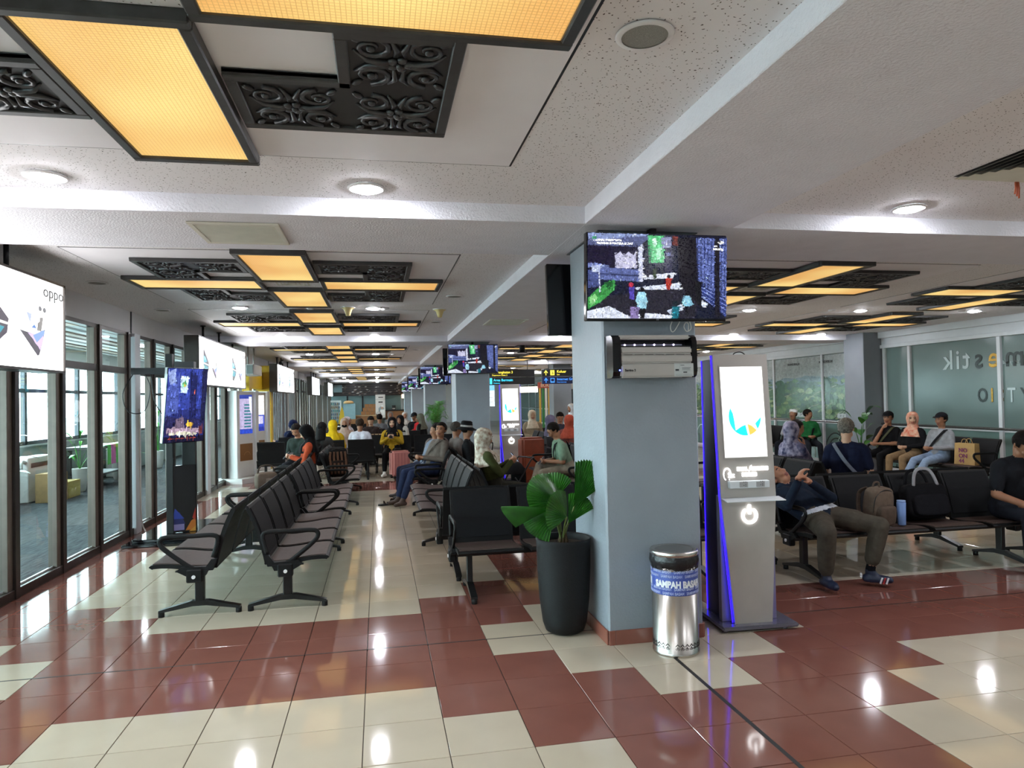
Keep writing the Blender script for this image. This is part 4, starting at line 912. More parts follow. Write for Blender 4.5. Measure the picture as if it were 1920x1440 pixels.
# ---------------------------------------------------------------- wayfinding
M_sign=mat('sign_black','#101216',.35); M_sy=emis('sign_yellow','#f4e04a',.9); M_sb=emis('sign_blue','#3f8cf0',.8); M_sc=emis('sign_cyan','#38d0f0',.9); M_sw=emis('sign_white','#e8e8e8',.8)
def sign(x0,x1,lab,kind):
    y=18.9; r=thing('wayfinding_sign',lab,'sign',((x0+x1)/2,y,0)); w=x1-x0
    for z0,z1,m in ((2.34,2.575,M_sign),(2.09,2.325,M_sign if kind else mat('sign_navy','#12204e',.35))): g=B(); g.bx(-w/2,w/2,-.05,.05,z0,z1,0,.004); ob('panel',g,m,r)
    for s in (-.35,.35): g=B(); g.cyl((s*w,0,2.575),(s*w,0,ZB if y>19 else ZC),.012,0,8); ob('rod',g,M_dark,r)
    q=-w/2
    if kind:
        txt('Ruang Tunggu Keberangkatan 3',.11,M_sy,r,(q-.62,-.053,2.455),bold=.001); txt('Departure Gates 3',.065,M_sy,r,(q+.1,-.053,2.375)); txt('Area Bermain',.115,M_sc,r,(q+.14,-.053,2.2),bold=.001); txt('Kidzone',.065,M_sc,r,(q+.14,-.053,2.12)); g=B(); g.bx(q+.02,q+.1,-.053,-.05,2.11,2.3); ob('pictogram',g,M_sc,r)
    else:
        def arrow(x,z,m): g=B(); g.bx(x-.012,x+.012,-.053,-.05,z-.08,z+.05); g.prism([(x-.07,z),(x,z+.09),(x+.07,z),(x+.05,z-.01),(x,z+.05),(x-.05,z-.01)],-.053,-.05,'y'); ob('arrow',g,m,r)
        arrow(q+.13,2.455,M_sy); arrow(q+.13,2.205,M_sb); g=B(); g.bx(q+.28,q+.42,-.053,-.05,2.375,2.54); p=ob('pictogram',g,M_sy,r); g=B(); g.tube([(q+.33,-.056,2.4),(q+.36,-.056,2.45),(q+.34,-.056,2.5)],.012,0,5); g.sph((q+.35,-.056,2.52),.012,0,6,4); g.tube([(q+.36,-.056,2.45),(q+.4,-.056,2.42)],.01,0,5); ob('figure',g,M_sign,p)
        g=B(); g.bx(q+.28,q+.42,-.053,-.05,2.13,2.28); p=ob('pictogram',g,M_sb,r); g=B(); g.bx(q+.3,q+.4,-.056,-.053,2.17,2.26); ob('figure',g,mat('sign_navy','#12204e',.35),p)
        txt('Keluar',.12,M_sy,r,(q+.5,-.053,2.455),bold=.001); txt('Exit',.06,M_sy,r,(q+.5,-.053,2.375)); txt('Internet Gratis',.115,M_sb,r,(q+.5,-.053,2.205),bold=.001); txt('Free Internet',.06,M_sb,r,(q+.5,-.053,2.125))
sign(3.62,5.13,'black hanging sign reading Keberangkatan 3 and Area Bermain',True); sign(5.38,6.9,'black hanging sign reading Keluar and Internet Gratis',False)
r=thing('ceiling_pole','short black pole fixture with flange hanging from the beam','ceiling fixture',(3.2,11.55,ZC)); g=B(); g.cyl((0,0,0),(0,0,-.22),.06,0,14); ob('pole',g,M_black,r); g=B(); g.cyl((0,0,-.22),(0,0,-.235),.11,0,16); g.cyl((0,0,-.012),(0,0,0),.11,0,16); ob('flange',g,M_black,r)
# ---------------------------------------------------------------- right glass wall: rail, swirls, murals, letters
g=B(); g.tube([(XR-.16,-7.9,.965),(XR-.16,9.42,.965)],.024,0,10); hr=ob('handrail',g,mat('steel_rail','#a9a8a6',.22,.9,.05,8)); hr['kind']='structure'
g=B(); g.tube([(XR-.16,10.3,.965),(XR-.16,45,.965)],.024,0,10); hr2=ob('handrail',g,mat('steel_rail','#a9a8a6',.22,.9,.05,8)); hr2['kind']='structure'
for y in RM:
    if y>9.4 and y<10.15: continue
    g=B(); g.cyl((XR-.16,y,.965),(XR-.07,y,.965),.012,0,8); ob('rail_bracket',g,M_alu,wr)
M_sw1=mat('swirl_dark','#22332e',.4); M_sw2=mat('swirl_pale','#b4cfc7',.4)
rd=random.Random(11)
for a,y in enumerate(RM[4:16]):
    if y>9.4 and y<10.15: continue
    y1=RM[4+a+1]; w=y1-y-.1; 
    if w<.4: continue
    g=B(); g2=B()
    for k in range(9):
        c=rd.uniform(.1,w-.1); rr=rd.uniform(.18,.5); a0=rd.uniform(0,pi); P=[]
        for i in range(15):
            t=i/14; q=rr*(1-.45*t); an=a0+pi*1.1*t; P.append((XR-.032,y+.05+min(max(c+q*cos(an),0.0),w),min(max(.1+q*sin(an)*1.5,.08),.88)))
        (g if k%3 else g2).tube(P,.008,0,4,flat=(.03,.006),ref=(1,0,0))
    ob('swirl_print',g,M_sw1,wr,kind='stuff'); ob('swirl_print',g2,M_sw2,wr,kind='stuff')
def mural(seed,first=False):
    rd=random.Random(seed); L=[('#b4bcba',rc(0,0,1,1)),('#8ba0a6',[(0,.62),(.2,.68),(.45,.66),(.7,.7),(1,.66),(1,.4),(0,.4)])]
    L+=[('#5d7a58',[(0,.5),(.25,.58),(.5,.52),(.75,.56),(1,.5),(1,0),(0,0)])]
    for k in range(90):
        u,v=rd.random(),rd.random()**1.3*.62; c=rd.choice(['#5b7a5f','#6b8d63','#86a374','#4f6a5a','#74946a','#9db37e','#56705a']); r=.03+.06*rd.random()
        L.append((c,[(u+r*1.4*cos(q)*(.6+.6*rd.random()),v+r*.6*sin(q)*(.6+.6*rd.random())) for q in [2*pi*i/8 for i in range(8)]]))
    for k in range(7):
        u=rd.random()*.8; v=rd.random()*.5; L.append(('#9fae8c',[(u,v),(u+.1,v+.07),(u+.25,v+.1),(u+.25,v+.09),(u+.11,v+.055),(u+.01,v-.01)]))
    for k in range(5):
        u,v=.02+.1*rd.random(),.3+.35*rd.random(); L.append(('#4a6a50',[(u+.12*cos(q)*(.7+.5*rd.random()),v+.09*sin(q)*(.7+.5*rd.random())) for q in [2*pi*i/9 for i in range(9)]]))
    L=[(c,[(min(max(u,0),1),min(max(v,0),1)) for u,v in p]) for c,p in L]
    L+=[('#c5cac8',[(.38,.03),(.4,.015),(.78,.015),(.8,.03),(.8,.075),(.78,.09),(.4,.09),(.38,.075)])]+[('#40484a',[(.46+.09*k,.035),(.49+.09*k,.06),(.47+.09*k,.07)]) for k in range(4)]
    return L
M_mur=attrmat('mural_print',0,.18,.45,9)
i=0
for a,y in enumerate(RM[:-1]):
    if 9.9<y<20:
        w=RM[a+1]-y-.08; mm=mural(20+i); p=pic('mural_print',wr,mm,w,1.5,M_mur,(XR-.034,y+.04+w/2,1.76),(0,0,-pi/2),step=.00012,dab=dabs(mm,1500,.011,i,.16)); i+=1
        if i<4: txt('NGARAI SIANOK' if i!=2 else 'HARAU VALLEY' if False else 'NGARAI SIANOK',.085,M_sign,wr,(XR-.05,y+w*.05 if False else y+.9,2.33),(pi/2,0,-pi/2),mirror=True,sx=.8)
def mtxt(s,size,m,y,z,sx=1,bold=.003): # lettering on the far face, seen reversed; y = near end (right in the photo)
    return txt(s,size,m,wr,(XR-.036,y,z),(pi/2,0,-pi/2),mirror=True,sx=sx,bold=bold,ext=.003)
L1=mat('letter_dark','#26312f',.25,.2); L2=mat('letter_pale','#a9b5b4',.3,.3); L3=mat('letter_gold_glint','#a8823a',.25,.8)  # big letters are dark; pale and gold tones are painted-in reflections
# reversed word, from right (near) to left (far)
y=5.58
for ch,m,ad in (('D',L1,.36),('o',L1,.32),('m',L1,.46),('e',L3,.33),('s',L1,.27),('t',L2,.21),('i',L2,.15),('k',L2,.3)): mtxt(ch,.5,m,y,2.02,.95,.006); y+=ad
y=5.95
for ch,m,ad in (('R',L1,.25),('Y',L1,.24),('T',L2,.22),('S',L3,.2),('I',L3,.12),('O',L1,.22)): mtxt(ch,.34,m,y,1.42,.75,.005); y+=ad
mtxt('entry and exit',.09,L2,6.35,2.06,.9,.0)
# ---------------------------------------------------------------- corridor furniture seen through the glazing
M_teal=mat('teal_board','#2f9a94',.5)
def shrub(x,y,h,lab,seed,big=True,pm=None):
    r=thing('corridor_plant',lab,'potted plant',(x,y,0)); pot(r,pm or mat('white_pot','#c9c7c2',.5),s=.75); rd=random.Random(seed)
    for k in range(11):
        a=k*2.4; g=B(); e=.18+.3*rd.random(); hh=.45+(h-.45)*(k+3)/13
        P=curve2([(0,0,.42),(.3*e*cos(a),.3*e*sin(a),hh*.8),(e*.8*cos(a),e*.8*sin(a),hh),(e*1.5*cos(a),e*1.5*sin(a),hh-.05)],4)
        w=[.006]*5+[.09*sin(pi*(i/7)**.8) if big else .03*sin(pi*i/7) for i in range(8)]
        A=[g.b.verts.new((p[0]-q*sin(a),p[1]+q*cos(a),p[2])) for p,q in zip(P,w)]; D=[g.b.verts.new((p[0]+q*sin(a),p[1]-q*cos(a),p[2])) for p,q in zip(P,w)]
        for j in range(len(A)-1): g.b.faces.new((A[j],A[j+1],D[j+1],D[j]))
        ob('leaf',g,M_leafA if big else M_leafB,r)
    return r
shrub(-5.7,9.0,1.35,'broad-leaved plant in white pot behind the first window panes',3); shrub(-5.62,11.6,1.2,'spiky green plant beside the corridor table',5,False); shrub(-5.6,16.4,1.5,'tall green plant in the corridor behind the tilted screen',9,False); shrub(-5.62,13.65,1.15,'small green plant on the far side of the corridor table',6,False)
def unit(x,y,lab):
    r=thing('air_conditioner',lab,'air conditioner',(x,y,0)); g=B(); g.bx(-.15,.15,-.5,.5,.0,.78,0,.012); ob('cabinet',g,M_kwh,r); g=B(); g.bx(.15,.156,-.4,.4,.6,.68); ob('outlet',g,M_dark,r); g=B(); g.tube(curve2([(.1,-.5,.7),(.1,-.62,.72),(.1,-.64,.6)],4),.03,0,8); ob('pipe',g,M_kwh,r); return r
unit(-6.0,10.6,'white floor air conditioner below the corridor window'); unit(-6.0,14.9,'white floor air conditioner further along the corridor')
def carton(x,y,d,lab,c='#9a7b52'):
    r=thing('cardboard_box',lab,'box',(x,y,0)); g=B(); g.bx(-d[0]/2,d[0]/2,-d[1]/2,d[1]/2,0,d[2],0,.004); ob('carton',g,mat('cardboard'+c,c,.8,0,.1,12),r); g=B(); g.bx(-d[0]/2-.001,d[0]/2+.001,-.03,.03,d[2]-.001,d[2]+.001); ob('tape',g,mat('tape','#b99a68',.3),r)
carton(-5.55,10.25,(.35,.4,.5),'brown box in the corridor before the air conditioner'); carton(-5.55,10.8,(.3,.5,.3),'low yellow box in the corridor',"#a8924a"); carton(-5.6,14.3,(.35,.45,.5),'olive carton by the second corridor air conditioner','#8a7d4a')
r=thing('corridor_table','dark table with pink and green cloths in the corridor','table',(-5.7,12.6,0)); g=B(); g.bx(-.3,.3,-.75,.75,.78,.84,0,.006); ob('tabletop',g,mat('dark_table','#3a3634',.4),r)
for sx in (-.25,.25):
    for sy in (-.65,.65): g=B(); g.bx(sx-.04,sx+.04,sy-.04,sy+.04,0,.78); ob('leg',g,mat('dark_table','#3a3634',.4),r)
g=B(); g.bx(-.28,.28,-.7,.7,.25,.29); ob('shelf',g,mat('dark_table','#3a3634',.4),r)
for i,(c,y0,y1) in enumerate((('#c7609a',-.05,.2),('#5fae52',.22,.6),('#5fae52',-.25,-.07))):
    t=thing('cloth','%s cloth hanging over the corridor table edge'%['pink','long green','narrow green'][i],'cloth',(-5.39,12.6,0)); g=B(); g.grid(lambda u,v:(.012*sin(9*u)+.0,y0+(y1-y0)*u,.845-.4*v),8,4); g.bx(-.1,.0,y0,y1,.842,.848); ob('fabric',g,mat('cloth'+c,c,.8),t)
r=thing('notice_stand','white notice stand with red frame in the corridor','sign',(-4.6,15.6,0)); g=B(); g.bx(-.02,.02,-.3,.3,.25,1.0); ob('board',g,M_kwh,r); g=B()
for q in ((-.3,-.27,.25,1.0),(.27,.3,.25,1.0),(-.3,.3,.97,1.0),(-.3,.3,.25,.28)): g.bx(-.025,.026,q[0],q[1],q[2],q[3])
ob('frame',g,mat('red_frame','#a03030',.4),r); g=B(); g.bx(-.03,.03,-.2,-.17,0,.25); g.bx(-.03,.03,.17,.2,0,.25); ob('legs',g,M_dark,r)
r=thing('pendant_lamp','wooden lantern lamp hanging in the corridor near the first window','lamp',(-4.2,6.6,2.35)); g=B(); g.bx(-.16,.16,-.16,.16,-.12,.12,0,.02); ob('shade',g,mat('lantern_wood','#c99a5c',.5,emit=.5),r); g=B(); g.tube(curve2([(0,-.16,.1),(0,-.2,.28),(0,.0,.34),(0,.2,.28),(0,.16,.1)],4),.02,0,8); ob('handle',g,M_black,r); g=B(); g.cyl((0,0,.32),(0,0,.548),.01,0,6); ob('cord',g,M_black,r)
# corridor ceiling lamps
for k,y in enumerate((4.5,8,12,17,23,30)):
    r=thing('corridor_light','round white corridor ceiling light, %s from the camera'%ordn[k],'downlight',(-4.6,y,2.858)); g=B(); g.lathe([(.09,-.001),(.1,-.01),(.09,-.014)],0,20,cap0=False,cap1=False); ob('ring',g,M_white,r); g=B(); g.lathe([(.0,-.016),(.088,-.012)],0,20,cap0=False,cap1=False); ob('lens',g,M_led,r)
# ---------------------------------------------------------------- far end: cafe front
wb=bpy.data.objects['wall_back']; YE=44.0
M_cg=mat('cafe_glass_wall','#6f8688',.25,0,.06,2); M_cw=mat('cafe_wood','#8f5f38',.5,0,.15,6)
g=B(); g.bx(-3.0,1.6,YE+.6,YE+.64,0,2.0); ob('glass_screen',g,M_cg,wb)
for x in (-1.95,-.95): g=B(); g.bx(x-.05,x+.05,YE+.55,YE+.6,0,2.0); ob('mullion',g,M_dark,wb)
r=thing('menu_board','long dark cafe ceiling panel with white line drawings at the far end','sign',(-.55,YE,2.42)); L=[('#1c1517',rc(0,0,1,1))]; rd=random.Random(5)
for k in range(5): L.append(('#4a3a36',rc(0,.1+.18*k,1,.13+.18*k)))
for k in range(70):
    u,v=rd.random()*.95,rd.random()*.9; a=.008+.02*rd.random(); L.append((rd.choice(['#8d8682','#6b4f45','#a8a29c','#5c4a44','#cfc8c0']),[(u,v),(u+a,v+a*2),(u+a*2,v+a),(u+a,v-a)]))
L.append(('#6f7f86',rc(0,.3,.12,.9)))
pic('picture',r,L,4.5,.82,M_print,(0,-.03,0)); g=B(); g.bx(-2.26,2.26,-.025,.3,-.42,.42); ob('housing',g,M_dark,r)
r=thing('roll_banner','white cafe banner with a chef picture at the far end','banner',(.22,YE-.4,0)); pic('print',r,[('#d8d2cc',rc(0,0,1,1)),('#b7afa8',rc(0,.78,1,.8)),('#3a3430',rc(.3,.86,.8,.9)),('#4a4440',rc(.3,.64,.75,.7)),('#9aa4a8',[(.3,.1),(.9,.1),(.9,.4),(.6,.5),(.3,.4)]),('#c79a80',circ(.68,.42,.12,.06)),('#f4f2ee',circ(.68,.5,.14,.05)),('#f0efec',[(.4,.1),(.95,.1),(.92,.34),(.5,.34)])],.62,1.5,M_print,(0,-.012,1.3)); g=B(); g.bx(-.32,.32,-.01,.01,.5,2.06); g.bx(-.32,.32,-.15,.15,0,.08); g.bx(-.02,.02,-.01,.02,.05,.55); ob('frame',g,M_silver,r)
r=thing('cafe_counter','brown wooden cafe counter at the far end','counter',(1.25,YE+.1,0)); g=B(); g.bx(-.7,.62,-.1,.4,0,.95,0,.01); ob('front',g,M_cw,r); g=B(); g.bx(-.74,.66,-.15,.45,.95,1.02); ob('worktop',g,M_dark,r)
r=thing('cafe_lamp','glowing drum lamp over the cafe counter','lamp',(1.9,YE-.45,1.92)); g=B(); g.lathe([(.28,-.13),(.28,.13)],0,24); ob('shade',g,emis('drum_lamp','#ffdba8',1.6),r); g=B(); g.cyl((0,0,.13),(0,0,.94),.012,0,6); ob('cord',g,M_dark,r)
r=thing('coffee_machine','small black coffee machine on the cafe counter','machine',(1.1,YE+.1,1.02)); g=B(); g.bx(-.12,.12,-.12,.12,0,.3,0,.015); ob('body',g,M_black,r); g=B(); g.bx(-.09,.09,-.14,-.12,.04,.12); ob('tray',g,M_silver,r)
r=thing('drinks_shelf','tall shelf with rows of bottles at the left of the far end','shelf',(-2.75,YE-.2,0)); g=B(); g.bx(-.4,.4,.1,.2,0,1.65); 
for s in (-1,1): g.bx(s*.4-.03,s*.4+.03,-.15,.2,0,1.65)
g.bx(-.42,.42,-.15,.2,1.65,1.72); ob('case',g,M_kwh,r)
for k in range(6): g=B(); g.bx(-.37,.37,-.12,.1,.25+.23*k,.27+.23*k); ob('shelf',g,M_silver,r)
rd=random.Random(3)
bt={}
for c in ('#2f7a7a','#38506e','#4f8f90','#88694a'):
    g=B(); g.lathe([(.026,0.004),(.03,.01),(.03,.12),(.012,.15),(.012,.17)],0,8); bt[c]=g.mesh('bottle',mat('bottle'+c,c,.25))
for k in range(6):
    for i in range(6):
        o=ob('bottle',bt[rd.choice(list(bt))],None,None,(-2.75-.3+.12*i,YE-.24,.27+.23*k)); tag(o,'%s drink bottle on the far white shelf, %s shelf from the floor'%(ordn[i]+' from the left:',ordn[k]),'bottle','bottles on the far shelf')
r=thing('yellow_display','yellow pointed display stand before the far shelf','stand',(-2.2,YE-2.2,0)); g=B(); g.prism([(-.22,0),(.2,0),(.14,.95),(.02,1.35),(-.1,.95)],-.02,.02,'y'); ob('board',g,M_yel,r); g=B(); g.bx(-.2,.18,-.1,.3,0,.04); ob('foot',g,M_dark,r)
r=thing('glass_cabinet','glass display cabinet with a straw lamp at the far end','cabinet',(-1.75,YE-1.2,0)); g=B(); g.bx(-.38,.38,-.2,.2,.0,.5); ob('base',g,M_cw,r); g=B(); g.bx(-.38,.38,-.2,.2,.5,1.5); ob('glass',g,mat('cabinet_glass','#7f9aa2',.2),r); g=B(); g.lathe([(.3,0),(.34,.05),(.26,.16),(.1,.19)],0,16,cap0=True); ob('straw_top',g,mat('straw','#b08a58',.7),r,(-.05,0,1.5))
for k in range(14):
    c=['lower','middle','upper'][min(2,k//6)]; x=[-.75,-.5,-.25,-.0,-.62,-.36,-.1][k%7]; z=.72+.24*(k//5); x=-.9+.3*(k%5)+.12*(k//5)
    if x>.05: continue
    r=thing('carton','brown carton stacked beside the cafe banner','box',(x,YE-.25+.02*(k%3),z-.0)); tag(r,'brown carton beside the cafe banner, %s row of the stack, %s from the left'%(ordn[k//5],ordn[k%5]),'box','cartons by the far banner'); g=B(); g.bx(-.14,.14,-.14,.14,0,.235,0,.004); ob('carton_body',g,mat('cardboard#9a6b42','#9a6b42',.8,0,.15,12),r)
r=thing('low_counter','long low wooden counter at the far end','counter',(-.7,YE-.4,0)); g=B(); g.bx(-.95,.85,-.15,.35,0,.65,0,.01); ob('front',g,M_cw,r); g=B(); g.bx(-1,.9,-.2,.4,.65,.72); ob('top',g,mat('counter_top','#b99a74',.4),r)
# ---------------------------------------------------------------- right hall background: playroom, screens, wall
g=B(); g.bx(7.55,9.6,24,24.2,0,2.86); ob('wall_partition',g,M_white,kind='structure'); 
r=thing('play_area_frame','red, green and yellow striped kids area front in the distance','play area',(7.3,25.6,0))
for i,c in enumerate(('#c9a03c','#2f7a3a','#e2ddd0','#c9a03c','#2a2a2e','#c9a03c','#2f7a3a')): g=B(); g.bx(-.45+.13*i,-.38+.13*i,-.04,.04,0,2.05); ob('slat',g,mat('play'+c,c,.5),r)
g=B(); g.bx(-.5,.5,-.06,.06,2.05,2.3); ob('header',g,mat('play_red','#b04a34',.5),r); txt('BUKU',.2,mat('play_cream','#e6d9b0',.5),r,(-.4,-.07,2.1))
r=thing('fire_extinguisher','red fire extinguisher cabinet far behind the man in pale green','cabinet',(7.42,23.2,.75)); g=B(); g.bx(-.12,.12,-.08,.08,0,.75,0,.02); ob('box',g,mat('fire_red','#b0201c',.4),r); g=B(); g.bx(-.03,.03,-.09,-.08,.2,.5); ob('label',g,M_kwh,r); g=B(); g.bx(-.05,.05,-.05,.05,-.75,0); ob('post',g,M_silver,r)
r=thing('steel_bin','tall steel bin in the distance beside the red cabinet','bin',(6.6,21.3,0)); g=B(); g.lathe([(.15,0),(.15,.9),(.12,.95)],0,20); ob('drum',g,M_silver,r); g=B(); g.lathe([(.152,.84),(.152,.88)],0,20,cap0=False,cap1=False); ob('band',g,M_dark,r)
r=thing('tall_display','tall dark portrait display in the distance','display',(7.62,22.2,0)); g=B(); g.bx(-.3,.3,-.05,.05,0,1.95,0,.01); ob('case',g,M_black,r); pic('screen',r,[('#3a4148',rc(0,0,1,1)),('#dfe6ee',[(.3,.55),(.5,.98),(.75,.55)]),('#9aa8b8',[(.25,.2),(.5,.5),(.8,.2)])],.46,1.2,M_scr2,(0,-.056,1.25))
r=thing('info_screen','white portrait screen in the distance left of the second kiosk','display',(4.15,22.5,1.75)); g=B(); g.bx(-.26,.26,0,.06,-.42,.42); ob('case',g,M_black,r); pic('screen',r,[('#d6ecf4',rc(0,0,1,1)),('#7fc0de',rc(0,.75,1,1)),('#b9a8a8',rc(.1,.2,.9,.22)),('#b9a8a8',rc(.1,.4,.9,.42))],.5,.8,M_scr2,(0,-.004,0)); g=B(); g.bx(-.04,.04,.02,.06,.42,1.1); ob('hanger',g,M_dark,r)
r=thing('blue_totem','dark totem with blue screen left of the second kiosk','display',(3.95,17.0,0)); g=B(); g.bx(-.2,.2,0,.1,0,1.9); ob('case',g,M_black,r); pic('screen',r,[('#12308a',rc(0,0,1,1)),('#5a9af0',rc(.5,.3,.9,.9))],.34,1.2,M_scr2,(0,-.004,1.2))
M_lw=emis('cafe_sign','#fff4e0',2)
r=thing('hanging_lamp_bar','white glowing lamp bar in the distance right of the second kiosk','lamp',(7.3,30,2.05)); g=B(); g.bx(-.5,.5,-.06,.06,-.14,.14); ob('diffuser',g,M_lw,r); g=B(); g.cyl((0,0,.14),(0,0,.8),.012,0,6); ob('cord',g,M_dark,r)
for x,y in ((5.9,28.2),(5.9,19.4)):
    g=B(); g.bx(x,x+.62,y,y+.62,0,ZC); ob('pillar',g,mat('grey_pillar','#7d8187',.5,0,.04,4),kind='structure')
# potted plant against the right pillar
r=shrub(9.55,9.05,1.35,'broad-leaved potted plant in front of the right grey pillar',14,True,mat('grey_pot','#8a8d8e',.5))
# ---------------------------------------------------------------- people: one continuous body each, grown from tapered limbs and remeshed
def skinm(h): return mat('skin'+h,h,.5,0,.06,14,spec=.4)
SK={'a':'#a9765a','b':'#8f6248','c':'#c39a7f','d':'#74503d'}
def cloth(h,h2=None,sc=22): return mat('cloth'+h+(h2 or '')+str(sc),h,.85,0,.14,sc,bump=.35,bscale=28,col2=h2,spec=.12)
def capsule_verts(p0,p1,r0,r1,n=12,k=4):
    p0,p1=np.array(p0,float),np.array(p1,float); d=p1-p0; L=np.linalg.norm(d); d=d/L if L>1e-6 else np.array((0,0,1.))
    a=np.array((1,0,0.)) if abs(d[0])<.8 else np.array((0,1,0.)); u=np.cross(d,a); u/=np.linalg.norm(u); v=np.cross(d,u)
    pr=[(-r0*cos(t),r0*sin(t)) for t in np.linspace(0.05,pi/2,k)]+[(L-r1*cos(t),r1*sin(t)) for t in np.linspace(pi/2,pi-.05,k)]
    V=[];F=[]
    for h,r in pr:
        for j in range(n):
            q=2*pi*j/n; V.append(p0+d*h+(u*cos(q)+v*sin(q))*r)
    m=len(pr)
    for i in range(m-1):
        for j in range(n): F.append((i*n+j,i*n+(j+1)%n,(i+1)*n+(j+1)%n,(i+1)*n+j))
    F.append(tuple(range(n))[::-1]); F.append(tuple((m-1)*n+j for j in range(n)))
    return V,F
def grow(name,prims,mats,vox,smooth=3,slab=None):
    """prims = [(p0,p1,r0,r1,material index)] -> one smooth closed mesh"""
    V=[];F=[]
    for p0,p1,r0,r1,m in prims:
        v,f=capsule_verts(p0,p1,r0,r1); k=len(V); V+=v; F+=[tuple(k+i for i in q) for q in f]
    me=bpy.data.meshes.new('tmp'); me.from_pydata([tuple(v) for v in V],[],F); o=bpy.data.objects.new('tmp',me); GROW.objects.link(o)
    r=o.modifiers.new('r','REMESH'); r.mode='VOXEL'; r.voxel_size=vox; r.use_smooth_shade=True
    s=o.modifiers.new('s','SMOOTH'); s.factor=.5; s.iterations=smooth
    dg=GDG(); out=bpy.data.meshes.new_from_object(o.evaluated_get(dg)); bpy.data.objects.remove(o); bpy.data.meshes.remove(me)
    out.name=name; out.materials.clear()
    for q in mats: out.materials.append(q)
    n=len(out.polygons); c=np.empty(n*3); out.polygons.foreach_get('center',c); c=c.reshape(-1,3); best=np.full(n,9.); lab=np.zeros(n,np.int32)
    for p0,p1,r0,r1,m in prims:
        a=np.array(p0,float); d=np.array(p1,float)-a; L2=max(d@d,1e-9); t=np.clip(((c-a)@d)/L2,0,1); ds=np.linalg.norm(c-a-t[:,None]*d,axis=1)-(r0+(r1-r0)*t)
        w=ds<best; best[w]=ds[w]; lab[w]=m
    if slab:
        h=(c-np.array(slab[0]))@np.array(slab[1]); w=((lab==1)|(lab==2))&(h>slab[2])&(h<slab[3])&(np.linalg.norm(c-np.array(slab[0]),axis=1)<.205); lab[w]=5
    out.polygons.foreach_set('material_index',lab); out.polygons.foreach_set('use_smooth',np.ones(n,bool)); out.update(); return out
GROW=COL
def GDG(): return bpy.context.evaluated_depsgraph_get()
def hand(pr,wr,d,n,m,s=1,side=1,curl=.6,fr=.0095):
    d=Vector(d).normalized(); n=Vector(n); n=(n-d*n.dot(d)).normalized(); sd=d.cross(n)
    wr=Vector(wr); pr.append((wr,wr+d*.035*s,.024*s,.026*s,m))
    for i in (-1,0,1): pr.append((wr+d*.03*s+sd*.016*i*s,wr+d*.085*s+sd*.021*i*s,.017*s,.014*s,m))
    for i,L in enumerate((.07,.085,.08,.062)):
        b=wr+d*.085*s+sd*(i-1.5)*.0205*s*side; k=b+(d*cos(curl*.6)+n*sin(curl*.6))*L*.52*s; e=k+(d*cos(curl*1.7)+n*sin(curl*1.7))*L*.5*s
        pr.append((b,k,fr*s,fr*.95*s,m)); pr.append((k,e,fr*.95*s,fr*.85*s,m))
    b=wr+d*.03*s-sd*.026*side*s; k=b+(d*.6-sd*side*.6+n*.5).normalized()*.045*s; e=k+(d*.85+n*.3).normalized()*.035*s
    pr.append((b,k,.0125*s,.011*s,m)); pr.append((k,e,.011*s,.0095*s,m))
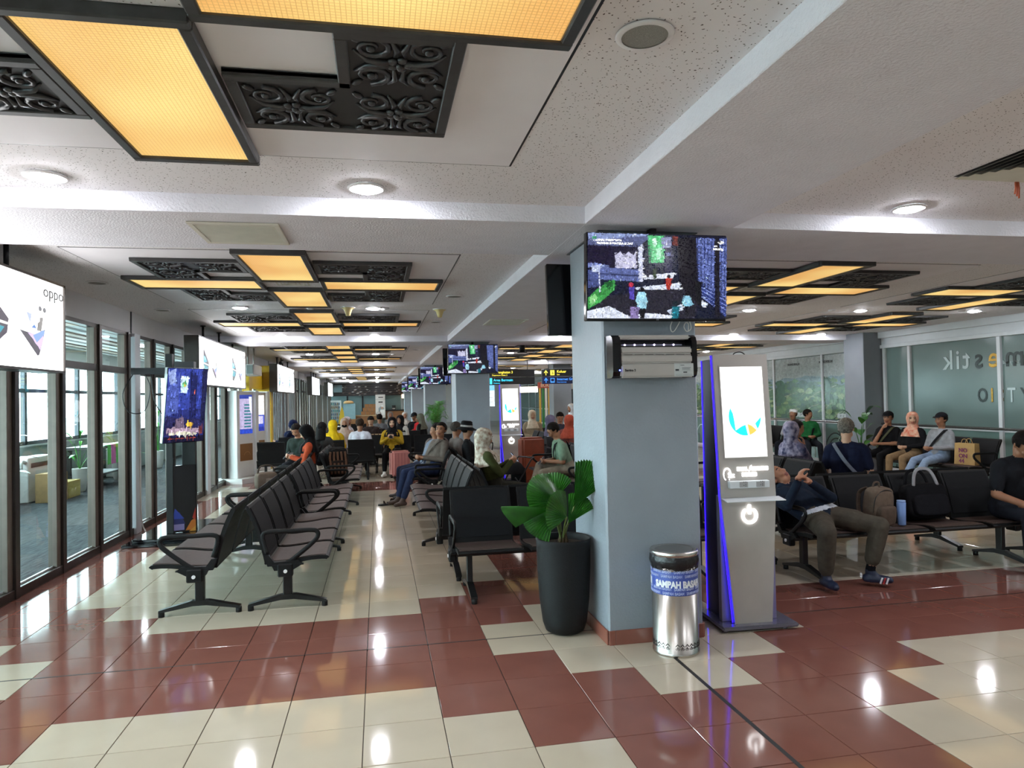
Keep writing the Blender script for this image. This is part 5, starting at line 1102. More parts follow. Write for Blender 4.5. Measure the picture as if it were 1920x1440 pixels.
def person(label,x,y,rz,top='#333333',bot='#26272c',shoe='#1c1c1e',skin='a',head='short',hairc='#17120f',scarf=None,s=.93,vox=.016,lean=10,side=0,hy=0,hp=8,hr=0,arms='lap',legs='sit',sleeve='long',neck=None,pel=None,A=None,Lg=None,dress=False,strap=None,phone=None,group=None,mask=None,z=0,top2=None,bot2=None,scarf2=None,belt=None,sock=None,cat='person',eyes='open',pw=1.0):
    r=thing('person',label,cat,(x,y,z),rz,group)
    M=[skinm(SK[skin]),cloth(top,top2,14 if top2 else 22),cloth(bot,bot2),mat('shoe'+shoe,shoe,.5,0,.15,20),mat('lip'+skin,{'a':'#8a4f45','b':'#74443a','c':'#a8655a','d':'#5c352e'}[skin],.45),cloth(belt or '#e0e0e4'),cloth(sock or '#141416')]
    pr=[]; P=Vector(pel) if pel else Vector((0,0.0,.445+.098*s))
    if neck: N=Vector(neck)
    else:
        a,b=R(lean),R(side); N=P+Vector((sin(b),sin(a)*cos(b),cos(a)*cos(b)))*.5*s
    t=(N-P).normalized(); X=Vector((1,0,0)); lx=(X-t*X.dot(t)).normalized(); fw=lx.cross(t)
    def T(u,f,h): return P+lx*u*s+fw*f*s+t*h*s
    # trunk
    for u in (-1,1):
        pr.append((T(u*.085,-.0,-.01),T(u*.07,.0,.14),.115*s,.105*s,2 if not dress else 1)); pr.append((T(u*.07,.0,.12),T(u*.085,.0,.36),.108*s,.112*s,1)); pr.append((T(u*.08,.0,.34),T(u*.15,-.005,.425),.1*s,.068*s,1))
        pr.append((T(u*.07,-.02,.455),T(u*.165,-.01,.415),.05*s,.062*s,1))
    pr.append((T(0,.035,.06),T(0,.03,.26),.1*s,.1*s,1)); pr.append((T(0,0,.36),T(0,0,.47),.085*s,.06*s,1))
    # head
    hm=Matrix.Rotation(R(hy),3,'Z')@Matrix.Rotation(R(hp),3,'X')@Matrix.Rotation(R(hr),3,'Y')
    base=Matrix((lx,-fw,t)).transposed()
    if neck is None or hy or hp or hr: pass
    tb=(t+Vector((0,0,1.2))).normalized() if not neck else (t+Vector((0,0,.5))).normalized()
    HB=N+t*.02*s; 
    hb=Matrix.Rotation(atan_tilt(tb)[0],3,'Y')@Matrix.Rotation(atan_tilt(tb)[1],3,'X')
    HM=hb@hm; Hc=HB+(hb@Vector((0,-.01,.135)))*s
    H=lambda a,b,c:Hc+(HM@Vector((a,b,c)))*s
    pr.append((N-t*.03*s,Hc+(HM@Vector((0,.02,-.06)))*s,.056*s,.052*s,0))
    for p,q,a,b in (((0,.018,.03),(0,.012,.035),.086,.086),((0,-.022,.03),(0,-.02,.0),.078,.074),((0,-.02,-.03),(0,-.045,-.075),.066,.042),((-.025,-.03,-.07),(.025,-.03,-.07),.045,.045),((0,-.092,.008),(0,-.107,-.026),.009,.0135),((-.012,-.096,-.03),(.012,-.096,-.03),.0095,.0095),((-.035,-.075,-.02),(.035,-.075,-.02),.027,.027),((-.03,-.083,.036),(.03,-.083,.036),.014,.014)): pr.append((H(*p),H(*q),a*s,b*s,0))
    pr.append((H(-.017,-.0905,-.057),H(.017,-.0905,-.057),.0095*s,.0095*s,4)); pr.append((H(-.014,-.087,-.066),H(.014,-.087,-.066),.0105*s,.0105*s,4))
    if head in ('short','cap','long','grey'):
        for u in (-1,1): pr.append((H(u*.08,.012,.014),H(u*.083,.008,-.018),.016*s,.013*s,0))
    # arms
    sh=[T(-.185,-.005,.40),T(.185,-.005,.40)]
    AR={'lap':[((-.25,.0,.16),(-.07,.26,.11)),((.25,.0,.16),(.07,.26,.11))],'phone':[((-.235,.09,.17),(-.055,.29,.26)),((.235,.09,.17),(.055,.29,.26))],'fold':[((-.25,.08,.17),(.09,.2,.2)),((.25,.08,.17),(-.1,.22,.23))],'chin':[((-.15,.2,.12),(-.04,.14,.42)),((.25,.06,.15),(-.05,.24,.12))],'down':[((-.25,.02,.14),(-.25,.16,-.03)),((.25,.02,.14),(.25,.16,-.03))],'side':[((-.3,.05,.18),(-.36,.2,.02)),((.25,.02,.16),(.1,.24,.08))],'bag':[((-.25,.05,.15),(-.1,.24,.14)),((.25,.05,.15),(.1,.24,.14))]}[arms] if not A else None
    for i in (0,1):
        e,h=(Vector(A[i][0]),Vector(A[i][1])) if A else (T(*AR[i][0]),T(*AR[i][1]))
        S0=sh[i]
        if sleeve=='short': q=S0.lerp(e,.72); pr.append((S0,q,.068*s,.062*s,1)); pr.append((q,e,.043*s,.04*s,0)); m=0
        else: pr.append((S0,e,.062*s,.05*s,1)); m=1
        w=e.lerp(h,.93); pr.append((e,w,(.047 if m else .041)*s,(.038 if m else .029)*s,m))
        d=(h-e).normalized(); pr.append((e.lerp(h,.85),h,.029*s,.026*s,0))
        nn=(Vector((0,0,0))+P+t*.2-h) if not A or len(A[i])<3 else Vector(A[i][2]); 
        hand(pr,h,d if not A or len(A[i])<4 else A[i][3],nn,0,s*(1.0),1 if i==0 else -1,.75,max(.0095,vox*.72))
    # legs
    kz=.515*s
    LG={'sit':[((-.12,-.43,kz),(-.13,-.45,.1)),((.12,-.43,kz),(.13,-.45,.1))],'out':[((-.11,-.44,kz-.0),(-.12,-.72,.11)),((.11,-.44,kz),(.1,-.78,.11))],'cross':[((-.1,-.44,kz+.09),(.2,-.6,.36)),((.1,-.43,kz),(.09,-.44,.1))],'in':[((-.1,-.42,kz),(-.09,-.36,.1)),((.1,-.42,kz),(.09,-.34,.1))],'stand':[((-.09,-.01,.48),(-.09,.02,.09)),((.09,-.02,.48),(.1,.0,.09))]}[legs] if not Lg else Lg
    for i in (0,1):
        u=-1 if i==0 else 1; k=Vector(LG[i][0]); an=Vector(LG[i][1]); hp_=T(u*.09,.0,-.01)
        pr.append((hp_,hp_.lerp(k,.5),.098*s,.083*s*pw,2)); pr.append((hp_.lerp(k,.4),k,.088*s,.064*s*pw,2))
        cut=.86 if not Lg or len(LG[i])<3 or LG[i][2] is None else LG[i][2]; q=k.lerp(an,cut)
        pr.append((k,k.lerp(an,.4),.066*s*pw,.062*s*pw,2)); pr.append((k.lerp(an,.35),q,.064*s*pw,(.054 if not dress else .065)*s*pw,2))
        pr.append((q,an,.041*s,.036*s,6 if sock and cut>.84 else 0)); 
        if sock and cut<=.84: pr.append((k.lerp(an,.9),an,.042*s,.04*s,6))
        fd=Vector(LG[i][3]) if Lg and len(LG[i])>3 else Vector((u*.2,-1,0)); fd.normalize(); pp=Vector((-fd.y,fd.x,0))
        hl=an+fd*-.035*s; tz=Vector((0,0,-.052*s)); dn=an.z-.04
        drop=Vector((0,0,-min(.06*s,max(an.z-.04,.02))))
        for j in (-1,1): pr.append((an+drop+pp*.012*j*s-fd*.03*s,an+drop+pp*.02*j*s+fd*.11*s,.036*s,.031*s,3)); 
        pr.append((an+drop+fd*.08*s,an+drop+fd*.155*s+Vector((0,0,-.004)),.037*s,.032*s,3)); pr.append((an,an+drop+fd*.06*s,.042*s,.036*s,3))
    if dress:
        k0,k1=Vector(LG[0][0]),Vector(LG[1][0]); a0,a1=Vector(LG[0][1]),Vector(LG[1][1])
        for q in (.25,.5,.75): pr.append(((P+lx*.0).lerp((k0+k1)/2,q),(k0+k1)/2,.1*s,.085*s,2)); 
        for q in (.3,.5,.7): pr.append((k0.lerp(k1,q),a0.lerp(a1,q)+Vector((0,0,.07)),.075*s,.085*s,2))
    if mask: pr.append((H(-.03,-.07,-.05),H(.03,-.07,-.05),.042*s,.042*s,5))
    me=grow('body',pr,M,vox,4 if vox<.012 else 2,(P,(t+Vector((0,0,1.6))).normalized(),.075*s,.115*s) if belt and not mask else None); ob('body',me,None,r)
    # eyes, brows
    if head!='back':
        for u in (-1,1):
            g=B(); g.sph((0,0,0),(.0135*s,.006*s,(.006 if eyes=='open' else .0022)*s),0,8,6); o=ob('eye',g,mat('eye_dark','#1b1412',.3),r); o.location=H(u*.032,-.0985,.012); o.rotation_euler=(Matrix(HM)).to_euler()
            if vox<.017: g=B(); g.tube([(-.02*s,.006*s,0),(0,0,.005*s),(.02*s,.006*s,-.002*s)],.0042*s,0,5); o=ob('eyebrow',g,mat('brow'+hairc,hairc,.7),r); o.location=H(u*.034,-.103,.034); o.rotation_euler=HM.to_euler()
    HT=HM.to_4x4()
    def shell(name,fn,nu,nv,m,keep):
        g=B(); g.grid(fn,nu,nv,0,True); bad=[f for f in g.b.faces if not keep(f.calc_center_median())]; bmesh.ops.delete(g.b,geom=bad,context='FACES')
        o=ob(name,g,m,r); o.matrix_local=Matrix.Translation(Hc)@HT@Matrix.Scale(s,4); return o
    def ell(rx,ry,rz_,cx=0,cy=0,cz=0,nz=.0,fq=9): 
        rd=random.Random(hash(label)%999)
        ph=[rd.random()*6 for _ in range(4)]
        return lambda u,v:(lambda th,f:(cx+rx*sin(f)*cos(th)*(1+nz*sin(fq*th+ph[0])*sin(7*f+ph[1])),cy+ry*sin(f)*sin(th)*(1+nz*sin(fq*th+ph[2])),cz+rz_*cos(f)*(1+nz*sin(5*th+ph[3])*.6)))(2*pi*u,pi*min(max(v,.001),.999))
    hm_=mat('hair'+hairc,hairc,.6,0,.45,55,bump=.4,bscale=120,spec=.06)
    if head in ('short','grey','long','cap'):
        shell('hair',ell(.094,.106,.1,0,.012,.034,.035 if head!='grey' else .06,11 if head!='grey' else 17),40,30,hm_,lambda c:(c.z>.056+max(0,-c.y-.02)*.3-.12*abs(c.x)*(abs(c.x)>.05) if c.y<-.03 else (c.z>.005 if c.y<.01 else c.z>(-.075 if head!='long' else -.12))))
        if head=='long':
            g=B(); g.grid(lambda u,v:(lambda th:((.1+.02*v)*cos(th),.03+(.075+.02*v)*sin(th),.03-.27*v))(pi*u*1.1-.15),14,6); o=ob('long_hair',g,hm_,r); o.matrix_local=Matrix.Translation(Hc)@HT@Matrix.Scale(s,4)
    if head=='cap':
        cm=cloth(scarf or '#15161a'); shell('cap',ell(.101,.113,.098,0,.01,.046),24,14,cm,lambda c:c.z>.062)
        g=B(); g.grid(lambda u,v:(.08*cos(pi+pi*u)*(1-.12*v),-.085-.075*v*sin(pi*u)-.01,.068-.016*v),12,4); o=ob('visor',g,cm,r); o.matrix_local=Matrix.Translation(Hc)@HT@Matrix.Scale(s,4)
    if head=='peci':
        shell('hair',ell(.092,.104,.09,0,.014,.03),22,14,hm_,lambda c:c.y>.0 and -.06<c.z<.07)
        g=B(); g.lathe([(.097,.045),(.1,.06),(.097,.115),(.08,.125),(.0,.127)],0,24,cap0=False,cap1=False); o=ob('cap',g,cloth(scarf or '#e8e8e6'),r); o.matrix_local=Matrix.Translation(Hc+HM@Vector((0,.01,.005)))@HT@Matrix.Scale(s,4)
    if head=='bucket':
        cm=cloth(scarf or '#111113'); g=B(); g.lathe([(.185,.005),(.18,.02),(.11,.055),(.105,.1),(.095,.15),(.07,.163),(.0,.165)],0,28,cap0=False,cap1=False); o=ob('hat',g,cm,r); o.matrix_local=Matrix.Translation(Hc+HM@Vector((0,.012,.0)))@HT@Matrix.Scale(s,4)
        g=B(); g.lathe([(.1115,.058),(.107,.09)],0,28,cap0=False,cap1=False); o=ob('hat_band',g,cloth('#8d8a88'),r); o.matrix_local=Matrix.Translation(Hc+HM@Vector((0,.012,.0)))@HT@Matrix.Scale(s,4)
        shell('hair',ell(.092,.104,.09,0,.014,.03),22,14,hm_,lambda c:c.y>.0 and -.08<c.z<.05)
    if head=='hijab':
        prof=[(.137,.002,.002),(.13,.05,.055),(.1,.085,.095),(.05,.104,.117),(0,.108,.122),(-.06,.098,.108),(-.1,.09,.097),(-.14,.1,.1),(-.19,.155,.128),(-.26,.195,.155),(-.33,.212,.165)]
        rd=random.Random(len(label)*7); ph=rd.random()*6
        Z0=Hc; Pn=N
        def f(u,v):
            k=v*(len(prof)-1); i=min(int(k),len(prof)-2); q=k-i; z,rx,ry=[prof[i][j]*(1-q)+prof[i+1][j]*q for j in range(3)]
            th=2*pi*u; w=max(0,min(1,(-z-.06)/.16)); fold=1+w*.05*sin(9*th+ph)+w*.03*sin(17*th)
            p=Vector((rx*cos(th)*fold,.012+ry*sin(th)*fold,z)); hp1=Hc+(HM@p)*s; hp2=N+(base@Vector((p.x,p.y,z+.14)))*s
            w2=w*w*(3-2*w); return hp1.lerp(hp2,w2)
        g=B(); nu_=52 if vox<.0165 else 34; g.grid(f,nu_,int(nu_*.75),0,True); inv=HM.inverted()
        bad=[]
        for fc in g.b.faces:
            c=inv@((fc.calc_center_median()-Hc)/s)
            if c.y<-.02 and (c.x/.062)**2+((c.z+.006)/.09)**2<1: bad.append(fc)
        bmesh.ops.delete(g.b,geom=bad,context='FACES')
        for v in g.b.verts:
            if v.is_boundary:
                c=inv@((v.co-Hc)/s)
                if c.y<-.02 and -.13<c.z<.12:
                    a=math.atan2((c.z+.006)/.09,c.x/.062); c.x,c.z=.062*cos(a),-.006+.09*sin(a); c.y-=.002; v.co=Hc+(HM@c)*s
        bmesh.ops.delete(g.b,geom=[v for v in g.b.verts if not v.link_faces],context='VERTS'); ob('headscarf',g,cloth(scarf,scarf2,18 if scarf2 else 22),r)
    if strap:
        g=B(); pts=[T(.13,.08,.46),T(.08,.135,.36),T(-.02,.15,.22),T(-.14,.1,.08),T(-.2,.0,.05),T(-.12,-.13,.12),T(.0,-.14,.26),T(.1,-.12,.42),T(.14,-.03,.48)]
        g.tube(curve2([tuple(p) for p in pts]+[tuple(pts[0])],4),.01,0,6,flat=(.04,.008),ref=tuple(fw)); ob('bag_strap',g,cloth(strap),r)
    if phone:
        hpos=(T(0,.36,.3) if arms=='phone' else T(0,.33,.16)) if phone is True else Vector(phone)
        q=thing('phone','phone held by the '+label,'phone'); W=r.matrix_basis@hpos; q.location=W; q.rotation_euler=(R(-40),0,rz); q['label']=PHONE.pop(0) if PHONE else 'dark phone in hand'
        g=B(); g.box((0,0,0),(.075,.009,.155),0,None,.004,2); ob('case',g,M_black,q); g=B(); g.bx(-.034,.034,.0046,.0052,-.07,.07); ob('screen',g,emis('phone_screen','#9fb4d0',.5),q)
    return r
def atan_tilt(v): return (math.atan2(v.x,math.hypot(v.y,v.z)) , -math.atan2(v.y,v.z))
PHONE=['phone held by the man in pale green','phone held by the woman in the flowered hijab','phone held by the woman in orange','phone held by the man in dark green','phone held by the woman in the yellow jacket']
# --- right hall, nearest
o=(3.9,2.3)
def L(x,y,z): return (x-o[0],y-o[1],z)
person('sleeping man in navy jacket slumped on the bench, hands clasped on his chest',o[0],o[1],0,top='#1d2634',bot='#4b453c',shoe='#16203a',skin='a',vox=.009,s=.95,pel=L(3.93,2.25,.535),neck=L(3.755,2.54,.755),hy=24,hp=-14,hr=-26,eyes='closed',belt='#c3c8d0',sock='#0f1014',hairc='#1a1512',pw=1.24,
  A=[(L(3.57,2.25,.66),L(3.635,2.17,.885),(.6,-.1,-.1),(.35,.05,.8)),(L(3.99,2.22,.72),L(3.735,2.15,.875),(-.5,.1,-.3),(-.75,-.05,.55))],
  Lg=[(L(3.70,1.89,.5),L(3.735,1.97,.12),.84,(-.12,-1,0)),(L(4.24,1.95,.51),L(4.165,1.99,.12),.72,(.85,-.6,0))])
person('man in black short-sleeved shirt bowed forward at the right edge',5.93,2.3,R(-14),top='#17181c',bot='#20232b',shoe='#4d3424',skin='b',vox=.01,s=1.0,neck=(.0,-.16,.98),hp=28,hy=10,sleeve='short',hairc='#15110f',A=[((-.26,-.2,.68),(-.1,-.42,.6)),((.26,-.2,.68),(.08,-.44,.6))],legs='sit')
person('grey-haired man in navy tee seen from behind with a grey shoulder strap',5.66,4.25,R(140),top='#161b30',bot='#2a2c34',skin='c',head='grey',hairc='#6f6a63',vox=.012,s=1.0,lean=2,arms='down',sleeve='short',strap='#6d7482',hp=0,hy=-8)
person('woman in navy floral headscarf seen from behind by the navy-shirted man',5.55,5.15,R(100),top='#2a2c48',top2='#7d7488',bot='#22242c',head='hijab',scarf='#23284a',scarf2='#a9a0b4',vox=.014,lean=6,arms='chin',hy=10)
person('young dark-haired man in profile beside the floral headscarf',5.95,5.95,R(70),top='#3d4258',bot='#22242c',skin='b',vox=.014,lean=-14,arms='chin',hp=6)
person('woman in black tee with hand on chin by the frosted glass',9.3,8.02,R(-70),top='#131316',bot='#141417',skin='b',head='cap',scarf='#131316',vox=.014,lean=8,arms='chin',sleeve='short',strap='#4a4a36',hy=10)
person('woman in coral patterned headscarf turned aside, beige trousers',9.3,7.42,R(-75),top='#17171a',bot='#8a7458',skin='c',head='hijab',scarf='#c9654f',scarf2='#d8b9a0',vox=.014,lean=6,hy=35,arms='lap')
person('man in black cap, grey top and light blue jeans by the glass',9.3,6.82,R(-80),top='#8b8d92',bot='#8499b4',shoe='#4a4a4e',skin='b',head='cap',scarf='#17171b',vox=.013,lean=10,arms='lap',legs='out',strap='#1c1c1e',hy=-5)
person('man in white cap and pale shirt by the mural glass',9.5,11.35,R(-60),top='#a9abb4',bot='#1e2026',skin='b',head='peci',scarf='#dcdcd8',vox=.017,lean=14,hp=-4)
person('man in dark green shirt beside the man in the white cap',9.62,10.85,R(-20),top='#1e5a30',bot='#1e2026',skin='b',vox=.018,lean=6,hy=60)
person('person in dark jacket at the kiosk edge near the mural',9.35,12.5,R(-60),top='#1d1f2a',bot='#17181c',skin='b',head='cap',scarf='#1a1a20',vox=.018,lean=8)
# --- right of the pillar line, middle distance
person('man in pale green polo shirt bent over his phone, legs crossed',2.98,7.2,W_,top='#6f8571',bot='#8b8374',shoe='#141416',skin='b',vox=.012,s=.97,lean=-22,hp=26,arms='phone',sleeve='short',legs='cross',strap='#16171a',phone=True,belt=None)
person('woman in cream and maroon flowered hijab and olive top',1.52,5.4,E_,top='#3d4124',bot='#2c2c24',skin='a',head='hijab',scarf='#d6d1c2',scarf2='#7d5a48',vox=.012,s=.96,lean=14,hp=18,arms='phone',phone=True)
person('person in black bucket hat and black jacket seen from behind',1.55,7.95,R(80),top='#131417',bot='#17181b',skin='b',head='bucket',vox=.013,lean=6,arms='lap')
person('older man with receding grey hair beside the bucket hat',1.42,8.55,R(110),top='#6c6461',bot='#2a2a2e',skin='b',head='grey',hairc='#3f3a37',vox=.015,lean=4)
person('person in black headscarf between the grey jacket and the bucket hat',1.1,9.15,R(200),top='#5c5350',bot='#2a2a2e',head='hijab',scarf='#121214',vox=.015,lean=4,s=.9)
person('man in grey-brown jacket lounging with jeans and bare ankles',.93,8.0,R(-62),top='#5f5751',bot='#2a3450',shoe='#3a2a22',skin='b',vox=.012,s=.98,lean=20,hy=35,hp=4,arms='lap',Lg=[((-.11,-.44,.5),(-.12,-.55,.11)),((.11,-.44,.5),(.1,-.6,.11))],strap='#55504a')
person('man in blue-grey shirt half hidden behind the grey jacket',.88,8.62,R(-80),top='#6a7484',bot='#252c40',skin='b',vox=.017,lean=20,arms='down',s=.93)
person('woman in mustard headscarf left of the second kiosk',3.2,12.5,R(20),top='#2e2a2c',bot='#22242c',head='hijab',scarf='#b0762a',vox=.018,hy=-20)
person('woman in cream headscarf facing the camera beyond the second kiosk',4.0,14.25,S_,top='#8a7a66',bot='#4a3a34',head='hijab',scarf='#cbb9a4',skin='c',vox=.018,lean=4,s=1.0)
person('dark-haired man bowed behind the lavender headscarf',4.2,12.3,S_,top='#3a3a44',bot='#22242c',skin='a',vox=.018,lean=-6,hp=24,s=.98)
person('woman in lavender grey headscarf in profile',3.8,11.4,R(75),top='#c8c2cc',bot='#3a3440',head='hijab',scarf='#6f687c',skin='a',vox=.016,lean=4)
person('woman in rust red headscarf near the pillar edge',3.86,10.2,R(150),top='#6d3a34',bot='#3a2a2a',head='hijab',scarf='#93402f',vox=.016,lean=4,s=.96)
person('person in blue and white patterned top at the pillar edge',3.6,8.4,R(-150),top='#a9bccc',top2='#3f6a8c',bot='#2a3040',head='hijab',scarf='#b4c4d2',scarf2='#4a7496',vox=.016,lean=6,s=.86)
person('standing figure in white robe just left of the nearest pillar',4.75,13.2,R(-60),top='#dcdee2',bot='#d4d6da',head='hijab',scarf='#e6e8ec',vox=.019,s=.9,pel=(0,0,.86*.9),neck=(0,0,1.36*.9),legs='stand',arms='down',dress=True,Lg=[((-.09,-.01,.45),(-.09,.02,.09)),((.09,-.02,.45),(.1,.0,.09))])
# --- window aisle
person('woman in orange top and big black hijab bent over her phone',-1.02,8.5,R(-80),top='#a8482c',bot='#23282a',shoe='#5a4038',skin='c',head='hijab',scarf='#0e0e10',vox=.012,s=.95,lean=-4,hp=30,arms='phone',legs='cross',phone=True)
person('man in dark green hooded top looking down at his phone',-1.3,10.25,R(-25),top='#2a332f',bot='#22252a',skin='a',vox=.014,lean=-22,hp=26,arms='phone',phone=True,s=.97)
person('woman with black hair and pale collar behind the orange top',-.95,10.45,R(150),top='#2b2928',bot='#25262a',skin='b',hairc='#151313',head='long',vox=.016,lean=4)
person('woman in navy headscarf and navy clothes leaning by the yellow portal',-2.2,14.6,R(-95),top='#141c38',bot='#131a30',shoe='#8a7060',skin='a',head='hijab',scarf='#182044',vox=.015,lean=26,hy=170,arms='side',legs='sit')
person('person in bright yellow hijab seen from behind',-.86,11.97,N_,top='#c9a21e',bot='#2a2a2c',head='hijab',scarf='#d0ac1c',vox=.015,lean=4,s=.92)
person('man in white shirt seen from behind next to the yellow hijab',-.3,11.97,N_,top='#cdcfd8',bot='#24262c',skin='b',hairc='#33271f',vox=.015,lean=4,s=.95)
person('woman in pale pink hijab with black mask facing the camera',-.68,13.15,S_,top='#b09a8c',bot='#5a4e4a',head='hijab',scarf='#bda394',vox=.017,mask='k',belt='#17171a',lean=4,arms='lap')
person('woman in yellow jacket and black hijab holding a phone',.38,12.4,R(-6),top='#b8952a',bot='#141417',shoe='#d2cfc8',skin='c',head='hijab',scarf='#17171a',vox=.013,s=.95,lean=12,arms='phone',phone=True,hp=14)
person('woman in grey striped hijab in profile far down the aisle',-.62,14.9,R(60),top='#8d8a8c',bot='#2a2a2e',head='hijab',scarf='#8a7f84',scarf2='#d0ccd0',vox=.019)
person('dark-haired man with head bowed far down the aisle',-.1,14.95,S_,top='#3a3030',bot='#26282c',skin='c',vox=.019,lean=-8,hp=26)
person('woman in black hijab and white coat with black shawl',.62,14.9,R(-30),top='#c4c1bb',bot='#2a2a2e',head='hijab',scarf='#151518',vox=.018,lean=6,hp=14)
person('dark-haired man in grey seen from behind far down the aisle',.12,17.3,N_,top='#5f6166',bot='#2a2a2e',skin='b',vox=.022,lean=2)
person('man in white cap far down the aisle before the cafe',.1,21.4,S_,top='#4a4e44',bot='#2a2a2e',skin='b',head='cap',scarf='#d8d8d4',vox=.024)
person('woman in dusty grey hijab far down the aisle',.5,21.4,S_,top='#7a7f84',bot='#2a2a2e',head='hijab',scarf='#8f8780',vox=.024)
person('woman in pale patterned hijab far down the aisle',.95,19.9,S_,top='#a09c94',bot='#2a2a2e',head='hijab',scarf='#a89c94',scarf2='#d8d2c8',vox=.022)
person('man in black cap and black jacket beside the feathery palm',1.18,18.0,R(-30),top='#17181c',bot='#1a1b20',skin='b',head='cap',scarf='#15161a',vox=.02,lean=-4,hp=16)
person('small child in red jacket held beside the man in black cap',1.22,17.45,R(-60),top='#a81f24',bot='#22242c',skin='b',vox=.017,s=.6,z=.18,lean=2)
person('person in black with grey-green shawl right of the child',1.3,16.2,R(-120),top='#17181b',bot='#17181b',head='hijab',scarf='#5f6054',vox=.019,lean=-6,hp=20)
# ---------------------------------------------------------------- bags and luggage
def soft(name,par,c,d,m,bev=.4,loc=None,rot=None,puff=.12):
    """rounded fabric volume"""
    g=B(); 
    def f(u,v):
        th=2*pi*u; ph=pi*min(max(v,.002),.998); e=lambda q:abs(q)**.45*(1 if q>0 else -1)
        return (c[0]+d[0]/2*e(cos(th))*e(sin(ph))*(1+.02*sin(7*th)),c[1]+d[1]/2*e(sin(th))*e(sin(ph))*(1+.03*sin(9*ph)),c[2]-d[2]/2*e(cos(ph)))
    g.grid(f,24,14,0,True); bmesh.ops.remove_doubles(g.b,verts=g.b.verts[:],dist=.0005); return ob(name,g,m,par,loc,rot)
def backpack(x,y,z,rz,lab,c1,c2,stripes=False,s=1,tilt=0):
    r=thing('backpack',lab,'backpack',(x,y,z),0,None,(R(tilt),0,rz)); m=cloth(c1); m2=cloth(c2)
    soft('main_compartment',r,(0,0,.21*s),(.31*s,.19*s,.42*s),m); soft('front_pocket',r,(0,-.105*s,.13*s),(.25*s,.09*s,.22*s),m2)
    for u in (-1,1):
        g=B(); g.tube(curve2([(u*.07*s,.09*s,.4*s),(u*.09*s,.17*s,.33*s),(u*.1*s,.16*s,.15*s),(u*.11*s,.09*s,.04*s)],5),.01,0,6,flat=(.05*s,.012),ref=(0,1,0)); ob('shoulder_strap',g,m2,r)
    g=B(); g.tube(curve2([(-.05*s,.04*s,.41*s),(-.03*s,.04*s,.46*s),(.03*s,.04*s,.46*s),(.05*s,.04*s,.41*s)],4),.009,0,6); ob('handle',g,m2,r)
    g=B(); g.tube(curve2([(-.14*s,-.06*s,.1*s),(-.135*s,-.075*s,.33*s),(0,-.085*s,.405*s),(.135*s,-.075*s,.33*s),(.14*s,-.06*s,.1*s)],5),.004,0,5); ob('zip',g,M_black,r)
    if stripes:
        for k in range(5): 
            q=(-.1+.05*k)*s; g=B(); g.tube(curve2([(q,-.155*s,.05*s),(q*1.05,-.158*s,.16*s),(q*1.1,-.11*s,.27*s),(q,-.1*s,.36*s)],4),.01,0,6,flat=(.03*s,.014),ref=(0,1,0)); ob('stripe_panel',g,cloth('#5a4032'),r)
    return r
backpack(4.46,2.26,.45,R(12),'small taupe backpack slumped on the seat next to the sleeping man','#66584c','#574a40',s=.82,tilt=6)
r=thing('tumbler','light blue tumbler standing beside the taupe backpack','bottle',(4.665,2.2,.448)); g=B(); g.lathe([(.03,0),(.034,.004),(.038,.2),(.034,.205)],0,20); ob('cup',g,mat('powder_blue','#7d9cd4',.4),r); g=B(); g.lathe([(.036,.205),(.036,.22),(.0,.222)],0,20,cap1=False); ob('lid',g,mat('powder_blue_lid','#8fabdc',.35),r)
r=thing('laptop_bag','black laptop bag with raised handles on the bench seat','bag',(5.13,2.42,.445),0,None,(R(-14),0,0)); soft('body',r,(0,0,.165),(.46,.15,.33),cloth('#131316')); soft('front_pocket',r,(0,-.075,.12),(.38,.06,.2),cloth('#17171b'))
for yy,c in ((-.06,'#8d8d90'),(.05,'#131316')): g=B(); g.tube(curve2([(-.13,yy,.3),(-.1,yy,.4),(-.05,yy,.455),(.05,yy,.455),(.1,yy,.4),(.13,yy,.3)],5),.011,0,6,flat=(.03,.012),ref=(0,1,0)); ob('handle',g,cloth(c) if yy<0 else cloth('#131316'),r)
r=thing('paper_bag','tan paper carrier bag with purple print on the bench by the glass','bag',(9.3,6.25,.445),R(-80)); mk=mat('kraft_paper','#b08f5c',.8,0,.1,12,bump=.2,bscale=20); g=B(); g.prism([(-.17,-.07),(.17,-.07),(.17,.07),(-.17,.07)],0,.34,'z')
for v in g.b.verts:
    if v.co.z>.3: v.co.x*=.96; v.co.y*=.75
ob('bag',g,mk,r)
for yy in (-.05,.05): g=B(); g.tube(curve2([(-.06,yy,.33),(-.03,yy,.4),(.03,yy,.4),(.06,yy,.33)],4),.005,0,5); ob('handle',g,mk,r)
for k,(q,zz) in enumerate((('NO',.2),('ON',.11),('44',.03))): txt(q,.09,mat('purple_print','#7a2a5c',.5),r,(-.09,-.071,zz),bold=.002)
backpack(-.58,8.22,.45,R(15),'brown striped black backpack standing on a seat of the aisle bench','#1a1818','#241d1a',True,1.12)
r=thing('suitcase','pink hard-shell suitcase beside the woman in the yellow jacket','suitcase',(.52,11.72,0),R(20)); mp=mat('pink_shell','#c07f78',.3,0,.03,8)
g=B(); g.bx(-.2,.2,-.12,.12,.05,.58,0,.035,3)
ob('shell',g,mp,r)
for k in range(5): g=B(); g.bx(-.15+.07*k,-.13+.07*k,-.124,-.118,.1,.53); ob('rib',g,mat('pink_rib','#b06f6a',.35),r)
g=B(); g.bx(-.202,.202,-.008,.008,.06,.57); ob('zip',g,M_black,r)
for sx in (-1,1):
    for sy in (-1,1): g=B(); g.cyl((sx*.15-.02,sy*.09,.027),(sx*.15+.02,sy*.09,.027),.027,0,12); ob('wheel',g,M_rub,r)
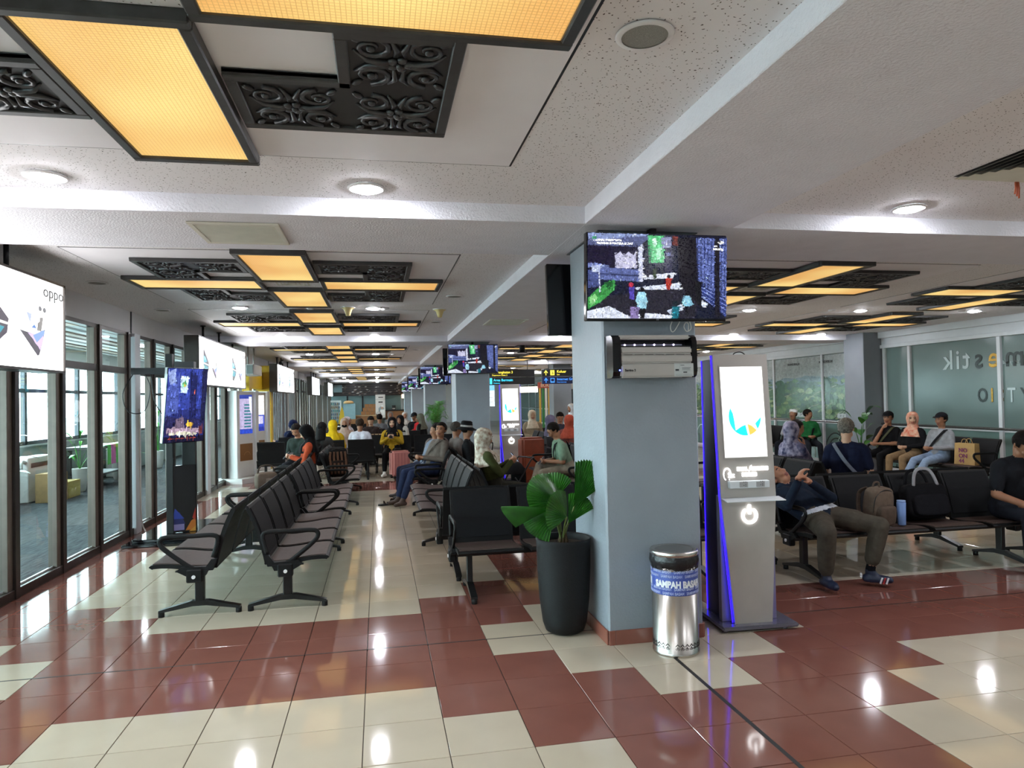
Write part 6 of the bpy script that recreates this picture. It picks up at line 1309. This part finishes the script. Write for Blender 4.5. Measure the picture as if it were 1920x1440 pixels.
g=B(); g.tube([(-.07,.08,.58),(-.07,.08,.62),(.07,.08,.62),(.07,.08,.58)],.009,0,6); ob('handle',g,M_black,r)
r=thing('suitcase','rust brown suitcase standing behind the man in pale green','suitcase',(2.86,9.3,0),R(8)); g=B(); g.bx(-.22,.22,-.14,.14,.06,.92,0,.04,3); ob('shell',g,mat('rust_shell','#7a3620',.45,0,.15,10),r); g=B(); g.bx(-.16,.16,-.15,-.135,.15,.6,0,.01); ob('pocket',g,mat('rust_shell2','#8d4428',.5),r)
for sx in (-1,1): g=B(); g.cyl((sx*.15-.02,0,.032),(sx*.15+.02,0,.032),.032,0,12); ob('wheel',g,M_rub,r)
def stroller(x,y,rz,lab,fc,cc,sc=1):
    r=thing('stroller',lab,'stroller',(x,y,0),rz); mf=mat('strollerframe'+fc,fc,.35,.2); mc=cloth(cc)
    for u in (-.23,.23):
        g=B(); g.tube(curve2([(u,.35,.06),(u,.1,.45),(u,-.3,.95),(u,-.4,1.0)],4),.016,0,8); ob('side_tube',g,mf,r); g=B(); g.tube([(u,-.35,.06),(u,.05,.5),(u,.15,.62)],.014,0,8); ob('brace',g,mf,r)
        for yy in (.35,-.35): g=B(); g.cyl((u-.02,yy,.07),(u+.02,yy,.07),.07,0,16); ob('wheel',g,M_rub,r)
    g=B(); g.tube([(-.23,-.4,1.0),(.23,-.4,1.0)],.018,0,8); ob('push_bar',g,mf,r)
    soft('seat',r,(0,.08,.42),(.42,.4,.22),mc); soft('back_cushion',r,(0,-.14,.6),(.4,.14,.45),mc)
    g=B(); g.grid(lambda u,v:(.24*cos(pi*u),-.12+.34*sin(pi*u)*cos(pi*.5*v)*1.0,.68+.24*sin(pi*u)*sin(pi*.5*v)+.0),14,8); ob('hood',g,mc,r); soft('basket',r,(0,0,.2),(.36,.4,.16),mc); r.scale=(sc,sc,sc); return r
stroller(2.12,7.25,R(120),'black folding stroller in front of the second kiosk','#17171a','#131315',.72)
stroller(-1.2,15.6,R(70),'white-framed stroller with black seat left of the pink hijab','#d4d4d6','#18181b')
r=thing('tote_bag','brown and cream checked tote bag on a seat behind the yellow jacket','bag',(.1,14.85,.445)); mt=mat('checked','#b89a72',.7,0,.1,20); g=B(); g.prism([(-.19,-.06),(.19,-.06),(.19,.06),(-.19,.06)],0,.36,'z'); ob('bag',g,mt,r)
for k in range(3): g=B(); g.bx(-.191,.191,-.062,.062,.06+.1*k,.1+.1*k); ob('band',g,cloth('#4a3226'),r); g=B(); g.bx(-.13+.1*k,-.1+.1*k,-.063,.063,.002,.358); ob('band',g,cloth('#4a3226'),r)
g=B(); g.tube(curve2([(-.08,0,.35),(-.05,0,.5),(.05,0,.5),(.08,0,.35)],4),.008,0,5); ob('handle',g,cloth('#4a3226'),r)
backpack(9.05,11.75,.45,R(-70),'black backpack on the seat in front of the man in the white cap','#131316','#1a1a1e',s=.95)
r=thing('shoulder_bag','small beige and brown bag on the window-facing bench','bag',(-1.46,6.95,.445),R(30)); soft('body',r,(0,0,.12),(.3,.16,.24),cloth('#6d5f54')); g=B(); g.tube(curve2([(-.12,0,.2),(-.08,0,.32),(.08,0,.32),(.12,0,.2)],4),.01,0,6); ob('handle',g,cloth('#4a4038'),r); g=B(); g.box((.02,-.075,.1),(.12,.02,.12),0,None,.008); ob('pocket',g,cloth('#8d8076'),r)
for i,(x,y,a) in enumerate(((.2,7.9,1.9),(.32,8.16,2.3))):
    r=thing('sandal',['dark sandal on the floor before the grey jacket man, nearer the aisle','dark sandal on the floor before the grey jacket man, under his knees'][i],'sandal',(x,y,.001),a); g=B(); g.prism([(-.04,-.12),(.04,-.12),(.048,.0),(.042,.12),(0,.14),(-.042,.12),(-.036,.0)],0,.022,'z'); ob('sole',g,M_rub,r); g=B(); g.tube(curve2([(-.042,.03,.015),(-.02,.04,.05),(.02,.04,.05),(.044,.03,.015)],4),.01,0,6,flat=(.04,.006),ref=(0,1,0)); ob('strap',g,cloth('#2a1f1a'),r)
# sneaker stripes of the sleeping man are printed bands on his left shoe
sm=[q for q in bpy.data.objects if q.name=='person'][0]; sx,sy=4.165-3.9,1.99-2.3
for k,c in enumerate(('#d8d8dc','#a01f24','#d8d8dc')):
    g=B(); g.box((0,0,0),(.013,.004,.055),0,(0,R(18),0)); ob('shoe_stripe',g,mat('stripe'+c,c,.5),sm,(sx+.035+.019*k,sy-.092-.0125*k,.062),(0,0,R(-35)))
g=B(); g.box((0,0,0),(.02,.05,.035),0,None,.006); ob('heel_tab',g,mat('stripe#d8d8dc','#d8d8dc',.5),sm,(sx-.058,sy+.035,.085),(0,0,R(-35)))
